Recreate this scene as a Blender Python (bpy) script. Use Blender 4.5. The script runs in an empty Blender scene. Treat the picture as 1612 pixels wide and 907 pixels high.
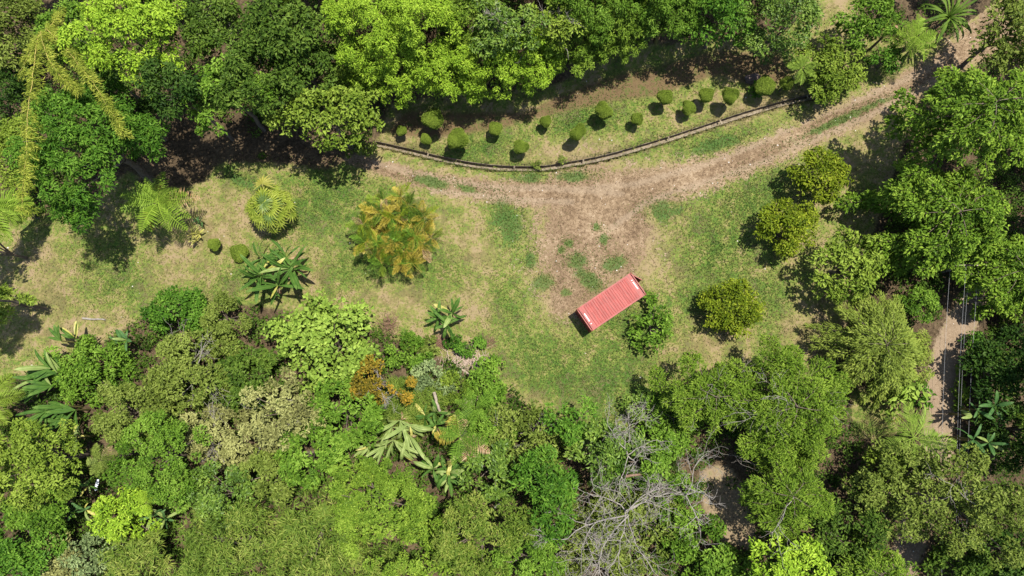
import bpy, math, random
import numpy as np
from mathutils import Vector, Matrix, Euler, noise as mnoise

SC = bpy.context.scene
COL = SC.collection
rng = np.random.default_rng(11)
random.seed(11)

# ------------------------------------------------------------------ camera
W0, H0, FPX = 1612.0, 907.0, 1075.0
CAM_H = 64.8
NADIR = (835.0, 595.0)                       # where straight down lies in the photograph
nc = Vector((NADIR[0] - W0 / 2, -(NADIR[1] - H0 / 2), -FPX)).normalized()
CQ = nc.rotation_difference(Vector((0, 0, -1)))
cam_d = bpy.data.cameras.new('camera')
cam_d.sensor_width = 36.0
cam_d.lens = 36.0 * FPX / W0
cam_d.clip_start = 0.5
cam_d.clip_end = 3000.0
cam = bpy.data.objects.new('camera', cam_d)
cam.rotation_mode = 'QUATERNION'
cam.rotation_quaternion = CQ
cam.location = (0, 0, CAM_H)
COL.objects.link(cam)
SC.camera = cam

# ------------------------------------------------------------------ light
SUN_EL = math.radians(73.0)
SUN_H = Vector((0.83, 0.56, 0)).normalized()
SUN_V = Vector((SUN_H.x * math.cos(SUN_EL), SUN_H.y * math.cos(SUN_EL), math.sin(SUN_EL)))
world = bpy.data.worlds.new('World')
SC.world = world
world.use_nodes = True
wn = world.node_tree.nodes
sky = wn.new('ShaderNodeTexSky')
sky.sky_type = 'NISHITA'
sky.sun_disc = False
sky.sun_elevation = SUN_EL
sky.sun_rotation = math.atan2(SUN_H.x, SUN_H.y)
wn['Background'].inputs['Strength'].default_value = 0.11
world.node_tree.links.new(sky.outputs[0], wn['Background'].inputs['Color'])
sun_d = bpy.data.lights.new('sun', 'SUN')
sun_d.energy = 5.0
sun_d.angle = math.radians(0.5)
sun_d.color = (1.0, 0.955, 0.87)
sun = bpy.data.objects.new('sun', sun_d)
sun.rotation_mode = 'QUATERNION'
sun.rotation_quaternion = SUN_V.to_track_quat('Z', 'Y')
sun.location = (30, 20, 90)
COL.objects.link(sun)
vs = SC.view_settings
vs.view_transform = 'Standard'
vs.look = 'None'
vs.gamma = 1.0
vs.use_curve_mapping = False
vs.exposure = 1.15
SC.cycles.max_bounces = 6
SC.cycles.diffuse_bounces = 3
SC.cycles.transmission_bounces = 3
SC.cycles.transparent_max_bounces = 4

# ------------------------------------------------------------------ terrain height and pixel helpers
def sstep(a, b, x):
    t = np.clip((x - a) / (b - a), 0, 1)
    return t * t * (3 - 2 * t)

def g_arr(x, y):
    z = 0.16 * np.sin(x * 0.21 + 0.7) * np.cos(y * 0.17 + 0.3) + 0.09 * np.sin(x * 0.47 + y * 0.39)
    z = z - 4.0 * sstep(41.6, 46.0, x) * sstep(14.0, 6.0, y)
    y0 = 28.0 + 0.19 * x
    z = z + 7.5 * sstep(0.0, 13.0, y - y0) * sstep(-27.0, -15.0, x) * (1 - sstep(22.0, 30.0, x))
    return z

def g(x, y):
    return float(g_arr(np.array([x], float), np.array([y], float))[0])

def P(px, py, z=0.0):
    d = CQ @ Vector((px - W0 / 2, H0 / 2 - py, -FPX))
    t = (z - CAM_H) / d.z
    return Vector((d.x * t, d.y * t, z))

def PG(px, py):
    p = P(px, py, 0.0)
    for _ in range(8):
        p = P(px, py, g(p.x, p.y))
    return p

CQM = np.array(CQ.to_matrix())
def to_px(x, y, z):
    w = np.stack([x, y, z - CAM_H], -1)
    c = w @ CQM
    return W0 / 2 + FPX * c[..., 0] / -c[..., 2], H0 / 2 - FPX * c[..., 1] / -c[..., 2]

def px2m(px, z):
    return px * (CAM_H - z) / FPX

# ------------------------------------------------------------------ mesh helpers
def np_mesh(name, V, quads=None, tris=None, tint=None, attrs=None, smooth=False):
    me = bpy.data.meshes.new(name)
    V = np.ascontiguousarray(V, np.float32).reshape(-1, 3)
    idx, tot = [], []
    if quads is not None and len(quads):
        q = np.asarray(quads, np.int32).reshape(-1, 4); idx.append(q.ravel()); tot.append(np.full(len(q), 4, np.int32))
    if tris is not None and len(tris):
        t = np.asarray(tris, np.int32).reshape(-1, 3); idx.append(t.ravel()); tot.append(np.full(len(t), 3, np.int32))
    idx = np.concatenate(idx); tot = np.concatenate(tot)
    start = np.concatenate([[0], np.cumsum(tot)[:-1]]).astype(np.int32)
    me.vertices.add(len(V)); me.vertices.foreach_set('co', V.ravel())
    me.loops.add(len(idx)); me.loops.foreach_set('vertex_index', idx)
    me.polygons.add(len(tot)); me.polygons.foreach_set('loop_start', start)
    me.polygons.foreach_set('use_smooth', np.full(len(tot), smooth, bool))
    d = dict(attrs or {})
    if tint is not None:
        d['tint'] = tint
    for k, a in d.items():
        at = me.attributes.new(k, 'FLOAT', 'POINT')
        at.data.foreach_set('value', np.ascontiguousarray(a, np.float32))
    me.update(calc_edges=True)
    return me

def obj(name, me, mat=None, parent=None, loc=None):
    if mat is not None and len(me.materials) == 0:
        me.materials.append(mat)
    o = bpy.data.objects.new(name, me)
    COL.objects.link(o)
    if parent is not None:
        o.parent = parent
    if loc is not None:
        o.location = loc
    return o

def tag(o, label, cat, group=None):
    o['label'] = label
    o['category'] = cat
    if group:
        o['group'] = group
    return o

def thing(name, label, cat, loc=(0, 0, 0), rz=0.0, group=None):
    o = bpy.data.objects.new(name, None)
    o.empty_display_size = 0.3
    COL.objects.link(o)
    o.location = loc
    o.rotation_euler = (0, 0, rz)
    return tag(o, label, cat, group)

class MB:
    """collects polygons"""
    def __init__(s):
        s.v, s.f = [], []
    def add(s, vs, fs):
        n = len(s.v); s.v += [tuple(v) for v in vs]; s.f += [tuple(i + n for i in f) for f in fs]
    def box(s, a, b, M=None):
        x0, y0, z0 = a; x1, y1, z1 = b
        vs = [Vector(p) for p in ((x0,y0,z0),(x1,y0,z0),(x1,y1,z0),(x0,y1,z0),(x0,y0,z1),(x1,y0,z1),(x1,y1,z1),(x0,y1,z1))]
        if M is not None:
            vs = [M @ v for v in vs]
        s.add(vs, [(3,2,1,0),(4,5,6,7),(0,1,5,4),(1,2,6,5),(2,3,7,6),(3,0,4,7)])
    def mesh(s, name, smooth=False):
        me = bpy.data.meshes.new(name); me.from_pydata(s.v, [], s.f)
        if smooth:
            me.polygons.foreach_set('use_smooth', np.ones(len(me.polygons), bool))
        me.update()
        return me

def nrmz(a):
    return a / np.maximum(np.linalg.norm(a, axis=-1, keepdims=True), 1e-9)

def tubes(paths, sides=5):
    """paths: list of (pts (k,3), radii (k,)) -> verts, quads"""
    Vs, Qs, n0 = [], [], 0
    ang = np.arange(sides) * 2 * math.pi / sides
    for pts, rad in paths:
        pts = np.asarray(pts, float); rad = np.asarray(rad, float); k = len(pts)
        tg = nrmz(np.gradient(pts, axis=0))
        ref = np.where(np.abs(tg[:, 2:3]) > 0.9, np.array([[1.0, 0, 0]]), np.array([[0, 0, 1.0]]))
        a = nrmz(np.cross(tg, ref)); b = np.cross(tg, a)
        ring = pts[:, None, :] + rad[:, None, None] * (a[:, None, :] * np.cos(ang)[None, :, None] + b[:, None, :] * np.sin(ang)[None, :, None])
        Vs.append(ring.reshape(-1, 3))
        i = np.arange(k - 1)[:, None] * sides; j = np.arange(sides)[None, :]; j2 = (j + 1) % sides
        q = np.stack([i + j, i + j2, i + sides + j2, i + sides + j], -1).reshape(-1, 4) + n0
        Qs.append(q)
        n0 += k * sides
    return np.concatenate(Vs), np.concatenate(Qs)

def leaf_mesh(name, pos, nrm, drc, L, Wd, tint, fold=0.25, droop=0.15):
    """every leaf a folded diamond blade"""
    N = len(pos)
    nrm = nrmz(nrm)
    drc = nrmz(drc - nrm * np.sum(drc * nrm, 1, keepdims=True))
    s = np.cross(nrm, drc)
    L = np.broadcast_to(np.asarray(L, float), (N,))[:, None]; Wd = np.broadcast_to(np.asarray(Wd, float), (N,))[:, None]
    V = np.empty((N, 4, 3))
    mid = pos + drc * 0.48 * L
    V[:, 0] = pos
    V[:, 1] = mid + s * 0.5 * Wd + nrm * fold * Wd
    V[:, 2] = pos + drc * L - nrm * droop * L
    V[:, 3] = mid - s * 0.5 * Wd + nrm * fold * Wd
    Q = np.arange(N * 4).reshape(N, 4)
    return np_mesh(name, V, quads=Q, tint=np.repeat(tint, 4))

# ------------------------------------------------------------------ materials
def newmat(name):
    m = bpy.data.materials.new(name)
    m.use_nodes = True
    nt = m.node_tree
    nt.nodes.clear()
    out = nt.nodes.new('ShaderNodeOutputMaterial')
    return m, nt, out

def ramp(nt, stops, fac):
    r = nt.nodes.new('ShaderNodeValToRGB')
    e = r.color_ramp.elements
    while len(e) < len(stops):
        e.new(0.5)
    for i, (p, c) in enumerate(stops):
        e[i].position = p
        e[i].color = (c[0], c[1], c[2], 1)
    nt.links.new(fac, r.inputs[0])
    return r.outputs[0]

def math_n(nt, op, a, b=None, clamp=False):
    n = nt.nodes.new('ShaderNodeMath'); n.operation = op; n.use_clamp = clamp
    for i, v in enumerate((a, b)):
        if v is None:
            continue
        if isinstance(v, (int, float)):
            n.inputs[i].default_value = v
        else:
            nt.links.new(v, n.inputs[i])
    return n.outputs[0]

def noise_n(nt, scale, detail=3, rough=0.6, vec=None, dist=0.0):
    n = nt.nodes.new('ShaderNodeTexNoise')
    n.inputs['Scale'].default_value = scale; n.inputs['Detail'].default_value = detail
    n.inputs['Roughness'].default_value = rough; n.inputs['Distortion'].default_value = dist
    if vec is not None:
        nt.links.new(vec, n.inputs['Vector'])
    return n.outputs[0]

def mixc(nt, fac, a, b, mode='MIX'):
    n = nt.nodes.new('ShaderNodeMix'); n.data_type = 'RGBA'; n.blend_type = mode
    for sock, v in ((n.inputs[0], fac), (n.inputs[6], a), (n.inputs[7], b)):
        if isinstance(v, (int, float)):
            sock.default_value = v
        elif isinstance(v, tuple):
            sock.default_value = (*v, 1)
        else:
            nt.links.new(v, sock)
    return n.outputs[2]

def smooth_n(nt, lo, hi, v):
    n = nt.nodes.new('ShaderNodeMapRange'); n.interpolation_type = 'SMOOTHSTEP'
    n.inputs[1].default_value = lo; n.inputs[2].default_value = hi
    nt.links.new(v, n.inputs[0])
    return n.outputs[0]

def attr_n(nt, name):
    a = nt.nodes.new('ShaderNodeAttribute'); a.attribute_name = name
    return a.outputs['Fac']

def leaf_mat(name, dark, mid, light, transl=0.24, gloss=0.35, rough=0.45):
    m, nt, out = newmat(name)
    tn = attr_n(nt, 'tint')
    geo = nt.nodes.new('ShaderNodeNewGeometry')
    n = noise_n(nt, 0.7, 2, 0.5, geo.outputs['Position'])
    t = math_n(nt, 'ADD', tn, math_n(nt, 'MULTIPLY', math_n(nt, 'SUBTRACT', n, 0.5), 0.7), True)
    c = ramp(nt, [(0.0, dark), (0.5, mid), (1.0, light)], t)
    p = nt.nodes.new('ShaderNodeBsdfPrincipled')
    nt.links.new(c, p.inputs['Base Color'])
    p.inputs['Roughness'].default_value = rough
    p.inputs['Specular IOR Level'].default_value = gloss
    tr = nt.nodes.new('ShaderNodeBsdfTranslucent')
    tc = mixc(nt, 1.0, c, (1.25, 1.15, 0.5), 'MULTIPLY')
    nt.links.new(tc, tr.inputs['Color'])
    mx = nt.nodes.new('ShaderNodeMixShader'); mx.inputs[0].default_value = transl
    nt.links.new(p.outputs[0], mx.inputs[1]); nt.links.new(tr.outputs[0], mx.inputs[2])
    nt.links.new(mx.outputs[0], out.inputs[0])
    return m

def plain_mat(name, c1, c2, scale=6.0, rough=0.8, bump=0.3, spec=0.2, stretch=None):
    m, nt, out = newmat(name)
    tc = nt.nodes.new('ShaderNodeTexCoord')
    vec = tc.outputs['Object']
    if stretch:
        mp = nt.nodes.new('ShaderNodeMapping'); mp.inputs['Scale'].default_value = stretch
        nt.links.new(vec, mp.inputs[0]); vec = mp.outputs[0]
    n = noise_n(nt, scale, 4, 0.65, vec)
    c = ramp(nt, [(0.3, c1), (0.7, c2)], n)
    p = nt.nodes.new('ShaderNodeBsdfPrincipled')
    nt.links.new(c, p.inputs['Base Color'])
    p.inputs['Roughness'].default_value = rough; p.inputs['Specular IOR Level'].default_value = spec
    b = nt.nodes.new('ShaderNodeBump'); b.inputs['Strength'].default_value = bump; b.inputs['Distance'].default_value = 0.03
    nt.links.new(n, b.inputs['Height']); nt.links.new(b.outputs[0], p.inputs['Normal'])
    nt.links.new(p.outputs[0], out.inputs[0])
    return m

PAL = {  # leaf colours, dark / mid / light
    'lime':    ((.080, .140, .014), (.158, .232, .026), (.245, .310, .052)),
    'lime2':   ((.060, .112, .015), (.125, .190, .028), (.205, .262, .054)),
    'mid':     ((.050, .098, .012), (.105, .168, .022), (.175, .235, .044)),
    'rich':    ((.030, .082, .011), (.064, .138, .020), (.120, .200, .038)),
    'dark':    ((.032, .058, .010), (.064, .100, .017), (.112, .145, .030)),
    'deep':    ((.016, .040, .009), (.032, .066, .014), (.058, .095, .024)),  # for overhung trees and bushes: their shade is put into the leaf colour
    'olive':   ((.080, .100, .020), (.150, .172, .038), (.230, .240, .070)),
    'yolive':  ((.070, .105, .010), (.140, .180, .016), (.250, .270, .034)),
    'pale':    ((.105, .165, .032), (.190, .265, .058), (.280, .350, .095)),
    'ygreen':  ((.090, .130, .018), (.170, .210, .032), (.260, .290, .060)),
    'grey':    ((.120, .115, .055), (.195, .188, .095), (.280, .265, .150)),
    'bluish':  ((.080, .110, .060), (.140, .180, .105), (.220, .255, .165)),
    'orange':  ((.085, .072, .014), (.180, .130, .022), (.280, .165, .030)),
    'glossy':  ((.048, .090, .014), (.092, .152, .024), (.160, .215, .050)),
    'spread':  ((.050, .098, .014), (.112, .180, .024), (.205, .270, .052)),
    'grass':   ((.075, .115, .018), (.140, .180, .032), (.255, .245, .070)),
    'ybamb':   ((.105, .135, .022), (.190, .210, .036), (.300, .290, .070)),
    'weep':    ((.085, .115, .024), (.150, .185, .040), (.225, .250, .070)),
    'fern':    ((.085, .140, .020), (.150, .220, .035), (.220, .285, .060)),
    'topiary': ((.075, .105, .018), (.125, .168, .030), (.190, .225, .050)),
}
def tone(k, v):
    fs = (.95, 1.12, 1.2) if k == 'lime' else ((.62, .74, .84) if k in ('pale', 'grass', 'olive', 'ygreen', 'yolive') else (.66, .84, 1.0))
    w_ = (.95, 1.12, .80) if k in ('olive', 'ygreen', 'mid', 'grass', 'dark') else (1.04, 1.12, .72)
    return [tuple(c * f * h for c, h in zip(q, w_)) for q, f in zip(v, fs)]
MAT = {k: leaf_mat('leaf_' + k, *tone(k, v), gloss=(0.30 if k == 'glossy' else 0.08), rough=.55) for k, v in PAL.items()}
M_BARK = plain_mat('bark', (.06, .045, .032), (.15, .12, .09), 5.0, 0.9, 0.6)
M_PALEBARK = plain_mat('pale_bark', (.125, .108, .092), (.26, .235, .205), 4.0, 0.85, 0.4)
M_YCULM = plain_mat('yellow_culm', (.20, .16, .04), (.32, .26, .07), 3.0, 0.5, 0.1)
M_STEM = plain_mat('stem', (.07, .08, .02), (.16, .13, .05), 4.0, 0.7, 0.3)

# ------------------------------------------------------------------ ground: one grid, split into lawn, roads and forest floor
def band(PX, PY, pts):
    """soft mask 0..1 along a polyline of (px, py, half width px): 0.5 on the edge"""
    best = np.zeros_like(PX)
    for (x0, y0, w0), (x1, y1, w1) in zip(pts[:-1], pts[1:]):
        dx, dy = x1 - x0, y1 - y0
        t = np.clip(((PX - x0) * dx + (PY - y0) * dy) / (dx * dx + dy * dy), 0, 1)
        d = np.hypot(PX - x0 - t * dx, PY - y0 - t * dy)
        w = w0 + (w1 - w0) * t
        best = np.maximum(best, np.clip(0.5 + 0.5 * (w - d) / np.maximum(w, 8), 0, 1))
    return best

def blob(PX, PY, cx, cy, rx, ry, rot=0.0):
    c, s = math.cos(math.radians(rot)), math.sin(math.radians(rot))
    u = ((PX - cx) * c + (PY - cy) * s) / rx; v = (-(PX - cx) * s + (PY - cy) * c) / ry
    return np.clip(1.0 - 0.5 * np.hypot(u, v), 0, 1)

def inside(PX, PY, poly):
    m = np.zeros(PX.shape, bool); n = len(poly)
    for i in range(n):
        x0, y0 = poly[i]; x1, y1 = poly[(i + 1) % n]
        if y0 == y1:
            continue
        c = ((y0 > PY) != (y1 > PY)) & (PX < (x1 - x0) * (PY - y0) / (y1 - y0) + x0)
        m ^= c
    return m

def blur(a, k):
    for _ in range(k):
        a = (a + np.roll(a, 1, 0) + np.roll(a, -1, 0) + np.roll(a, 1, 1) + np.roll(a, -1, 1)) / 5.0
    return a

ROAD = [(1600, 20, 34), (1545, 62, 34), (1480, 110, 23), (1400, 152, 21), (1300, 198, 21), (1200, 242, 23), (1120, 270, 26), (1040, 292, 34),
        (960, 306, 42), (880, 306, 32), (800, 303, 20), (730, 296, 17), (660, 282, 15), (600, 264, 12), (550, 250, 9)]
LITTER = [(925, 325, 80), (925, 370, 88), (915, 405, 74), (900, 440, 52), (888, 472, 28)]
LITTER2 = [(960, 330, 50), (1000, 360, 34), (975, 420, 30)]
TRACK = [(1535, 470, 20), (1508, 520, 25), (1492, 560, 26), (1481, 610, 24), (1479, 660, 24), (1475, 710, 24), (1455, 790, 22), (1435, 850, 24), (1415, 907, 24), (1390, 980, 24)]
LAWN = [(-60, 370), (30, 345), (140, 330), (210, 260), (225, 300), (318, 292), (345, 256), (400, 254), (520, 268), (600, 215), (610, 165), (700, 150), (860, 140), (1000, 75), (1240, 50), (1300, -60), (1370, -60), (1340, 60),
        (1530, 60), (1560, 40), (1612, 40), (1440, 160), (1420, 230), (1390, 330), (1330, 460), (1330, 560), (1280, 600), (1090, 590), (1010, 660), (930, 720), (860, 660), (780, 600), (690, 560), (560, 510), (400, 480), (240, 490), (130, 560), (-60, 620)]
LAWN2 = [(1340, 605), (1420, 630), (1410, 690), (1340, 690)]
CLEAR = [(1100, 740), (1150, 730), (1185, 800), (1190, 870), (1130, 850), (1105, 790)]

X0, X1, Y0, Y1, ST = -60.0, 58.0, -26.0, 42.0, 0.25
gx = np.arange(X0, X1 + 1e-6, ST); gy = np.arange(Y0, Y1 + 1e-6, ST)
GX, GY = np.meshgrid(gx, gy)
GZ = g_arr(GX, GY)
PX, PY = to_px(GX, GY, GZ)
dirt = np.maximum.reduce([band(PX, PY, ROAD), band(PX, PY, LITTER), band(PX, PY, LITTER2) * 0.9])
rut = np.maximum.reduce([band(PX, PY, [(x_, y_, 5.5) for x_, y_ in pl]) for pl in (
    [(1500, 108), (1440, 146), (1380, 176), (1300, 212), (1200, 256), (1110, 286), (1020, 318), (960, 360)],
    [(1480, 98), (1420, 128), (1350, 158), (1270, 190), (1190, 228), (1100, 262), (1000, 290), (900, 300)],
    [(980, 305), (860, 296), (780, 296), (700, 284), (640, 270), (590, 257)], [(900, 318), (820, 316), (740, 306), (680, 300)])])
track = band(PX, PY, TRACK)
lawn = blur((inside(PX, PY, LAWN) | inside(PX, PY, LAWN2)).astype(float), 14)
floor_m = 1 - lawn
floor_m = np.where((dirt > 0.5) | (track > 0.5), np.minimum(floor_m, 0.3), floor_m)
clear_m = blur(inside(PX, PY, CLEAR).astype(float), 8)
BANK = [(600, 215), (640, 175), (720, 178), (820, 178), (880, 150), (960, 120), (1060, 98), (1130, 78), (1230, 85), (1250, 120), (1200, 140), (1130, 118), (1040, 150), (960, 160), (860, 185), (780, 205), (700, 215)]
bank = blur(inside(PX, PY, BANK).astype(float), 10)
PATCHES = {a * 1000 + b for a, b in [(798, 352), (907, 412), (926, 440), (895, 383), (883, 394), (950, 378), (938, 358), (968, 415), (835, 410), (857, 446), (890, 461), (905, 278), (835, 280), (680, 287), (735, 297), (1330, 186), (1130, 226), (1045, 332), (380, 285)]}
green = np.zeros_like(PX)
patch = np.zeros_like(PX)
for b_ in [(798, 352, 26, 44, -20), (907, 412, 24, 15, 0), (926, 440, 34, 17, 40), (895, 383, 12, 9, 0), (883, 394, 8, 8, 0), (950, 378, 10, 10, 0), (938, 358, 9, 8, 0),
           (968, 415, 26, 14, -20), (835, 410, 13, 15, 0), (857, 446, 21, 18, 0), (890, 461, 12, 9, 0), (1115, 400, 62, 55, -30), (1045, 332, 34, 20, 0), (1180, 320, 60, 35, -30),
           (1130, 226, 50, 14, -15), (905, 278, 34, 11, 0), (835, 280, 34, 10, 0), (680, 287, 38, 11, 12), (735, 297, 26, 8, 12), (1330, 186, 100, 8, -24), (1030, 480, 30, 30, 0),
           (870, 580, 90, 60, 20), (790, 470, 24, 50, -20), (1000, 520, 60, 50, 0), (960, 600, 70, 50, 0), (700, 430, 40, 30, 0), (540, 430, 60, 40, 0), (520, 300, 50, 40, 0),
           (380, 285, 30, 10, 20), (360, 440, 60, 30, 0), (170, 440, 60, 40, 0), (760, 235, 60, 20, 0), (920, 190, 60, 22, -20), (1090, 470, 30, 30, 0), (1210, 480, 25, 40, 0), (490, 330, 40, 40, 0)]:
    green = np.maximum(green, blob(PX, PY, *b_))
    if b_[0] * 1000 + b_[1] in PATCHES:
        patch = np.maximum(patch, blob(PX, PY, *b_))
dry = np.zeros_like(PX)
for b_ in [(745, 400, 34, 60, -20), (1035, 410, 40, 60, 20), (1020, 440, 30, 30, 0), (600, 470, 90, 20, 5), (300, 420, 70, 40, 0), (80, 450, 70, 40, 0), (120, 520, 90, 30, 0), (1100, 545, 60, 30, -20),
           (1270, 520, 50, 40, 0), (740, 470, 40, 40, 0), (880, 480, 30, 40, 0), (840, 640, 50, 20, 20), (490, 440, 40, 40, 0), (740, 560, 50, 24, 30), (640, 215, 50, 20, 0), (1330, 260, 60, 20, -25),
           (1400, 180, 70, 10, -25), (1180, 170, 70, 20, -15), (870, 235, 70, 14, -8), (1320, 10, 30, 60, 0), (350, 350, 40, 40, 0)]:
    dry = np.maximum(dry, blob(PX, PY, *b_))

# the drain's trench
DRAIN_PX = [(590, 226), (640, 237), (690, 249), (740, 259), (790, 264.5), (850, 265), (900, 258), (960, 246), (1030, 226), (1100, 204), (1170, 181), (1240, 161), (1300, 146), (1340, 128)]
def catmull(pts, n):
    pts = np.asarray(pts, float); out = []
    Q = np.vstack([2 * pts[0] - pts[1], pts, 2 * pts[-1] - pts[-2]])
    for i in range(1, len(Q) - 2):
        p0, p1, p2, p3 = Q[i - 1], Q[i], Q[i + 1], Q[i + 2]
        for t in np.arange(n) / n:
            out.append(0.5 * (2 * p1 + (p2 - p0) * t + (2 * p0 - 5 * p1 + 4 * p2 - p3) * t * t + (3 * p1 - p0 - 3 * p2 + p3) * t ** 3))
    out.append(Q[-2])
    return np.array(out)
dr = np.array([tuple(PG(*p))[:2] for p in DRAIN_PX])
DR = catmull(dr, 6)
dmin = np.full(GX.shape, 1e9)
for a_, b_ in zip(DR[:-1], DR[1:]):
    d_ = b_ - a_
    t_ = np.clip(((GX - a_[0]) * d_[0] + (GY - a_[1]) * d_[1]) / (d_ @ d_), 0, 1)
    dmin = np.minimum(dmin, np.hypot(GX - a_[0] - t_ * d_[0], GY - a_[1] - t_ * d_[1]))
rel = 0.05 * rng.standard_normal(GX.shape)
rel = blur(rel, 1) * 0.9 + blur(0.35 * rng.standard_normal(GX.shape), 6)
GZ2 = GZ + rel * np.where(dmin < 0.8, 0.1, 1.0) * np.where(dirt > 0.5, 0.5, 1.0)
GZ2 = np.where(dmin < 0.29, GZ - 0.85, GZ2)

M_GROUND, nt, out = newmat('ground_cover')
geo = nt.nodes.new('ShaderNodeNewGeometry'); pos = geo.outputs['Position']
n1 = noise_n(nt, 0.22, 3, 0.6, pos); n2 = noise_n(nt, 0.9, 4, 0.65, pos, 0.6); n3 = noise_n(nt, 3.4, 4, 0.7, pos, 0.4); n4 = noise_n(nt, 13.0, 3, 0.75, pos)
n5 = noise_n(nt, 0.55, 4, 0.62, pos, 1.0)
def cen(n, k):
    return math_n(nt, 'MULTIPLY', math_n(nt, 'SUBTRACT', n, 0.5), k)
def addm(*a):
    r = a[0]
    for q in a[1:]:
        r = math_n(nt, 'ADD', r, q)
    return r
A = {k: attr_n(nt, k) for k in ('rut', 'patch', 'dirt', 'track', 'green', 'dry', 'floor', 'bank', 'clearing')}
gt = addm(cen(n1, 0.9), cen(n2, 1.5), cen(n5, 1.2), cen(n3, 1.5), cen(n4, 1.2), 0.455, math_n(nt, 'MULTIPLY', A['green'], 0.34), math_n(nt, 'MULTIPLY', A['dry'], -0.26))
lawn_c = ramp(nt, [(0.0, (.178, .134, .076)), (0.2, (.168, .136, .064)), (0.38, (.130, .128, .038)), (0.55, (.094, .122, .024)), (0.76, (.058, .098, .017)), (1.0, (.036, .078, .013))], gt)
worn = smooth_n(nt, 0.56, 0.74, addm(n5, cen(n3, 0.8), cen(n1, 0.5), math_n(nt, 'MULTIPLY', A['dry'], 0.10)))
lawn_c = mixc(nt, math_n(nt, 'MULTIPLY', worn, 0.6), lawn_c, ramp(nt, [(0.3, (.085, .056, .032)), (0.7, (.150, .105, .062))], n4))
gpatch = smooth_n(nt, 0.50, 0.70, addm(A['patch'], cen(n2, 0.7), cen(n3, 0.6), -0.04))
lawn_c = mixc(nt, math_n(nt, 'MULTIPLY', gpatch, 0.8), lawn_c, ramp(nt, [(0.3, (.026, .060, .018)), (0.7, (.058, .100, .022))], n4))
dirt_c = ramp(nt, [(0.22, (.045, .029, .017)), (0.42, (.112, .076, .045)), (0.58, (.162, .114, .069)), (0.78, (.25, .19, .125))], addm(n4, cen(n3, 0.9), cen(n2, 0.5), cen(n1, 0.5)))
rutm = smooth_n(nt, 0.35, 0.75, addm(A['rut'], cen(n3, 0.7), cen(n2, 0.6)))
dirt_c = mixc(nt, math_n(nt, 'MULTIPLY', rutm, 0.5), dirt_c, ramp(nt, [(0.3, (.150, .111, .074)), (0.7, (.245, .190, .132))], n4))
dm = smooth_n(nt, 0.43, 0.57, addm(A['dirt'], cen(n2, 1.1), cen(n3, 1.0), cen(n4, 0.6)))
dm = math_n(nt, 'MULTIPLY', dm, math_n(nt, 'SUBTRACT', 1.0, math_n(nt, 'MULTIPLY', gpatch, 0.85)))
c = mixc(nt, dm, lawn_c, dirt_c)
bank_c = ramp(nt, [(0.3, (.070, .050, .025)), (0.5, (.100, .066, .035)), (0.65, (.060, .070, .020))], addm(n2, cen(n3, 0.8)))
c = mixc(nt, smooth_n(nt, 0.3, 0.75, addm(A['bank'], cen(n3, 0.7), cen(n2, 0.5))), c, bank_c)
floor_c = ramp(nt, [(0.3, (.026, .019, .011)), (0.5, (.055, .039, .023)), (0.68, (.095, .068, .040)), (0.8, (.045, .050, .018))], addm(n3, cen(n4, 0.7), cen(n1, 0.5)))
c = mixc(nt, smooth_n(nt, 0.35, 0.65, addm(A['floor'], cen(n2, 0.8), cen(n3, 0.5))), c, floor_c)
clear_c = ramp(nt, [(0.3, (.10, .075, .045)), (0.55, (.18, .135, .082)), (0.75, (.11, .11, .045))], addm(n3, cen(n2, 0.6)))
c = mixc(nt, smooth_n(nt, 0.35, 0.65, addm(A['clearing'], cen(n3, 0.5))), c, clear_c)
tr_c = ramp(nt, [(0.25, (.10, .069, .043)), (0.5, (.165, .121, .080)), (0.75, (.215, .166, .115))], addm(n4, cen(n3, 0.5), cen(n1, 0.4)))
c = mixc(nt, smooth_n(nt, 0.42, 0.58, addm(A['track'], cen(n3, 0.45), cen(n2, 0.3))), c, tr_c)
p = nt.nodes.new('ShaderNodeBsdfPrincipled')
nt.links.new(c, p.inputs['Base Color'])
p.inputs['Roughness'].default_value = 0.95; p.inputs['Specular IOR Level'].default_value = 0.05
bp = nt.nodes.new('ShaderNodeBump'); bp.inputs['Strength'].default_value = 0.7; bp.inputs['Distance'].default_value = 0.06
nt.links.new(addm(n4, cen(n3, 0.8)), bp.inputs['Height']); nt.links.new(bp.outputs[0], p.inputs['Normal'])
nt.links.new(p.outputs[0], out.inputs[0])

ny, nx = GX.shape
VV = np.stack([GX, GY, GZ2], -1).reshape(-1, 3)
ii = (np.arange(ny - 1)[:, None] * nx + np.arange(nx - 1)[None, :])
QQ = np.stack([ii, ii + 1, ii + nx + 1, ii + nx], -1).reshape(-1, 4)
def cellv(a):
    return ((a[:-1, :-1] + a[1:, :-1] + a[:-1, 1:] + a[1:, 1:]) / 4).ravel()
jit = cellv(blur(rng.standard_normal(GX.shape), 3))
kind = np.zeros(len(QQ), int)
kind[cellv(floor_m) + jit * 0.4 > 0.5] = 3
kind[cellv(dirt) + jit * 0.5 > 0.5] = 1
kind[cellv(track) + jit * 0.3 > 0.5] = 2
ATT = dict(rut=rut, patch=patch, dirt=dirt, track=track, green=green, dry=dry, floor=floor_m, bank=bank, clearing=clear_m)
for k, (nm, lab) in enumerate([('lawn', None), ('dirt_road', None), ('dirt_track', None), ('forest_floor', None)]):
    q = QQ[kind == k]
    u, inv = np.unique(q, return_inverse=True)
    o = obj(nm, np_mesh(nm, VV[u], quads=inv.reshape(-1, 4), attrs={a: v.ravel()[u] for a, v in ATT.items()}, smooth=True), M_GROUND)
    o['kind'] = 'structure'
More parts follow.
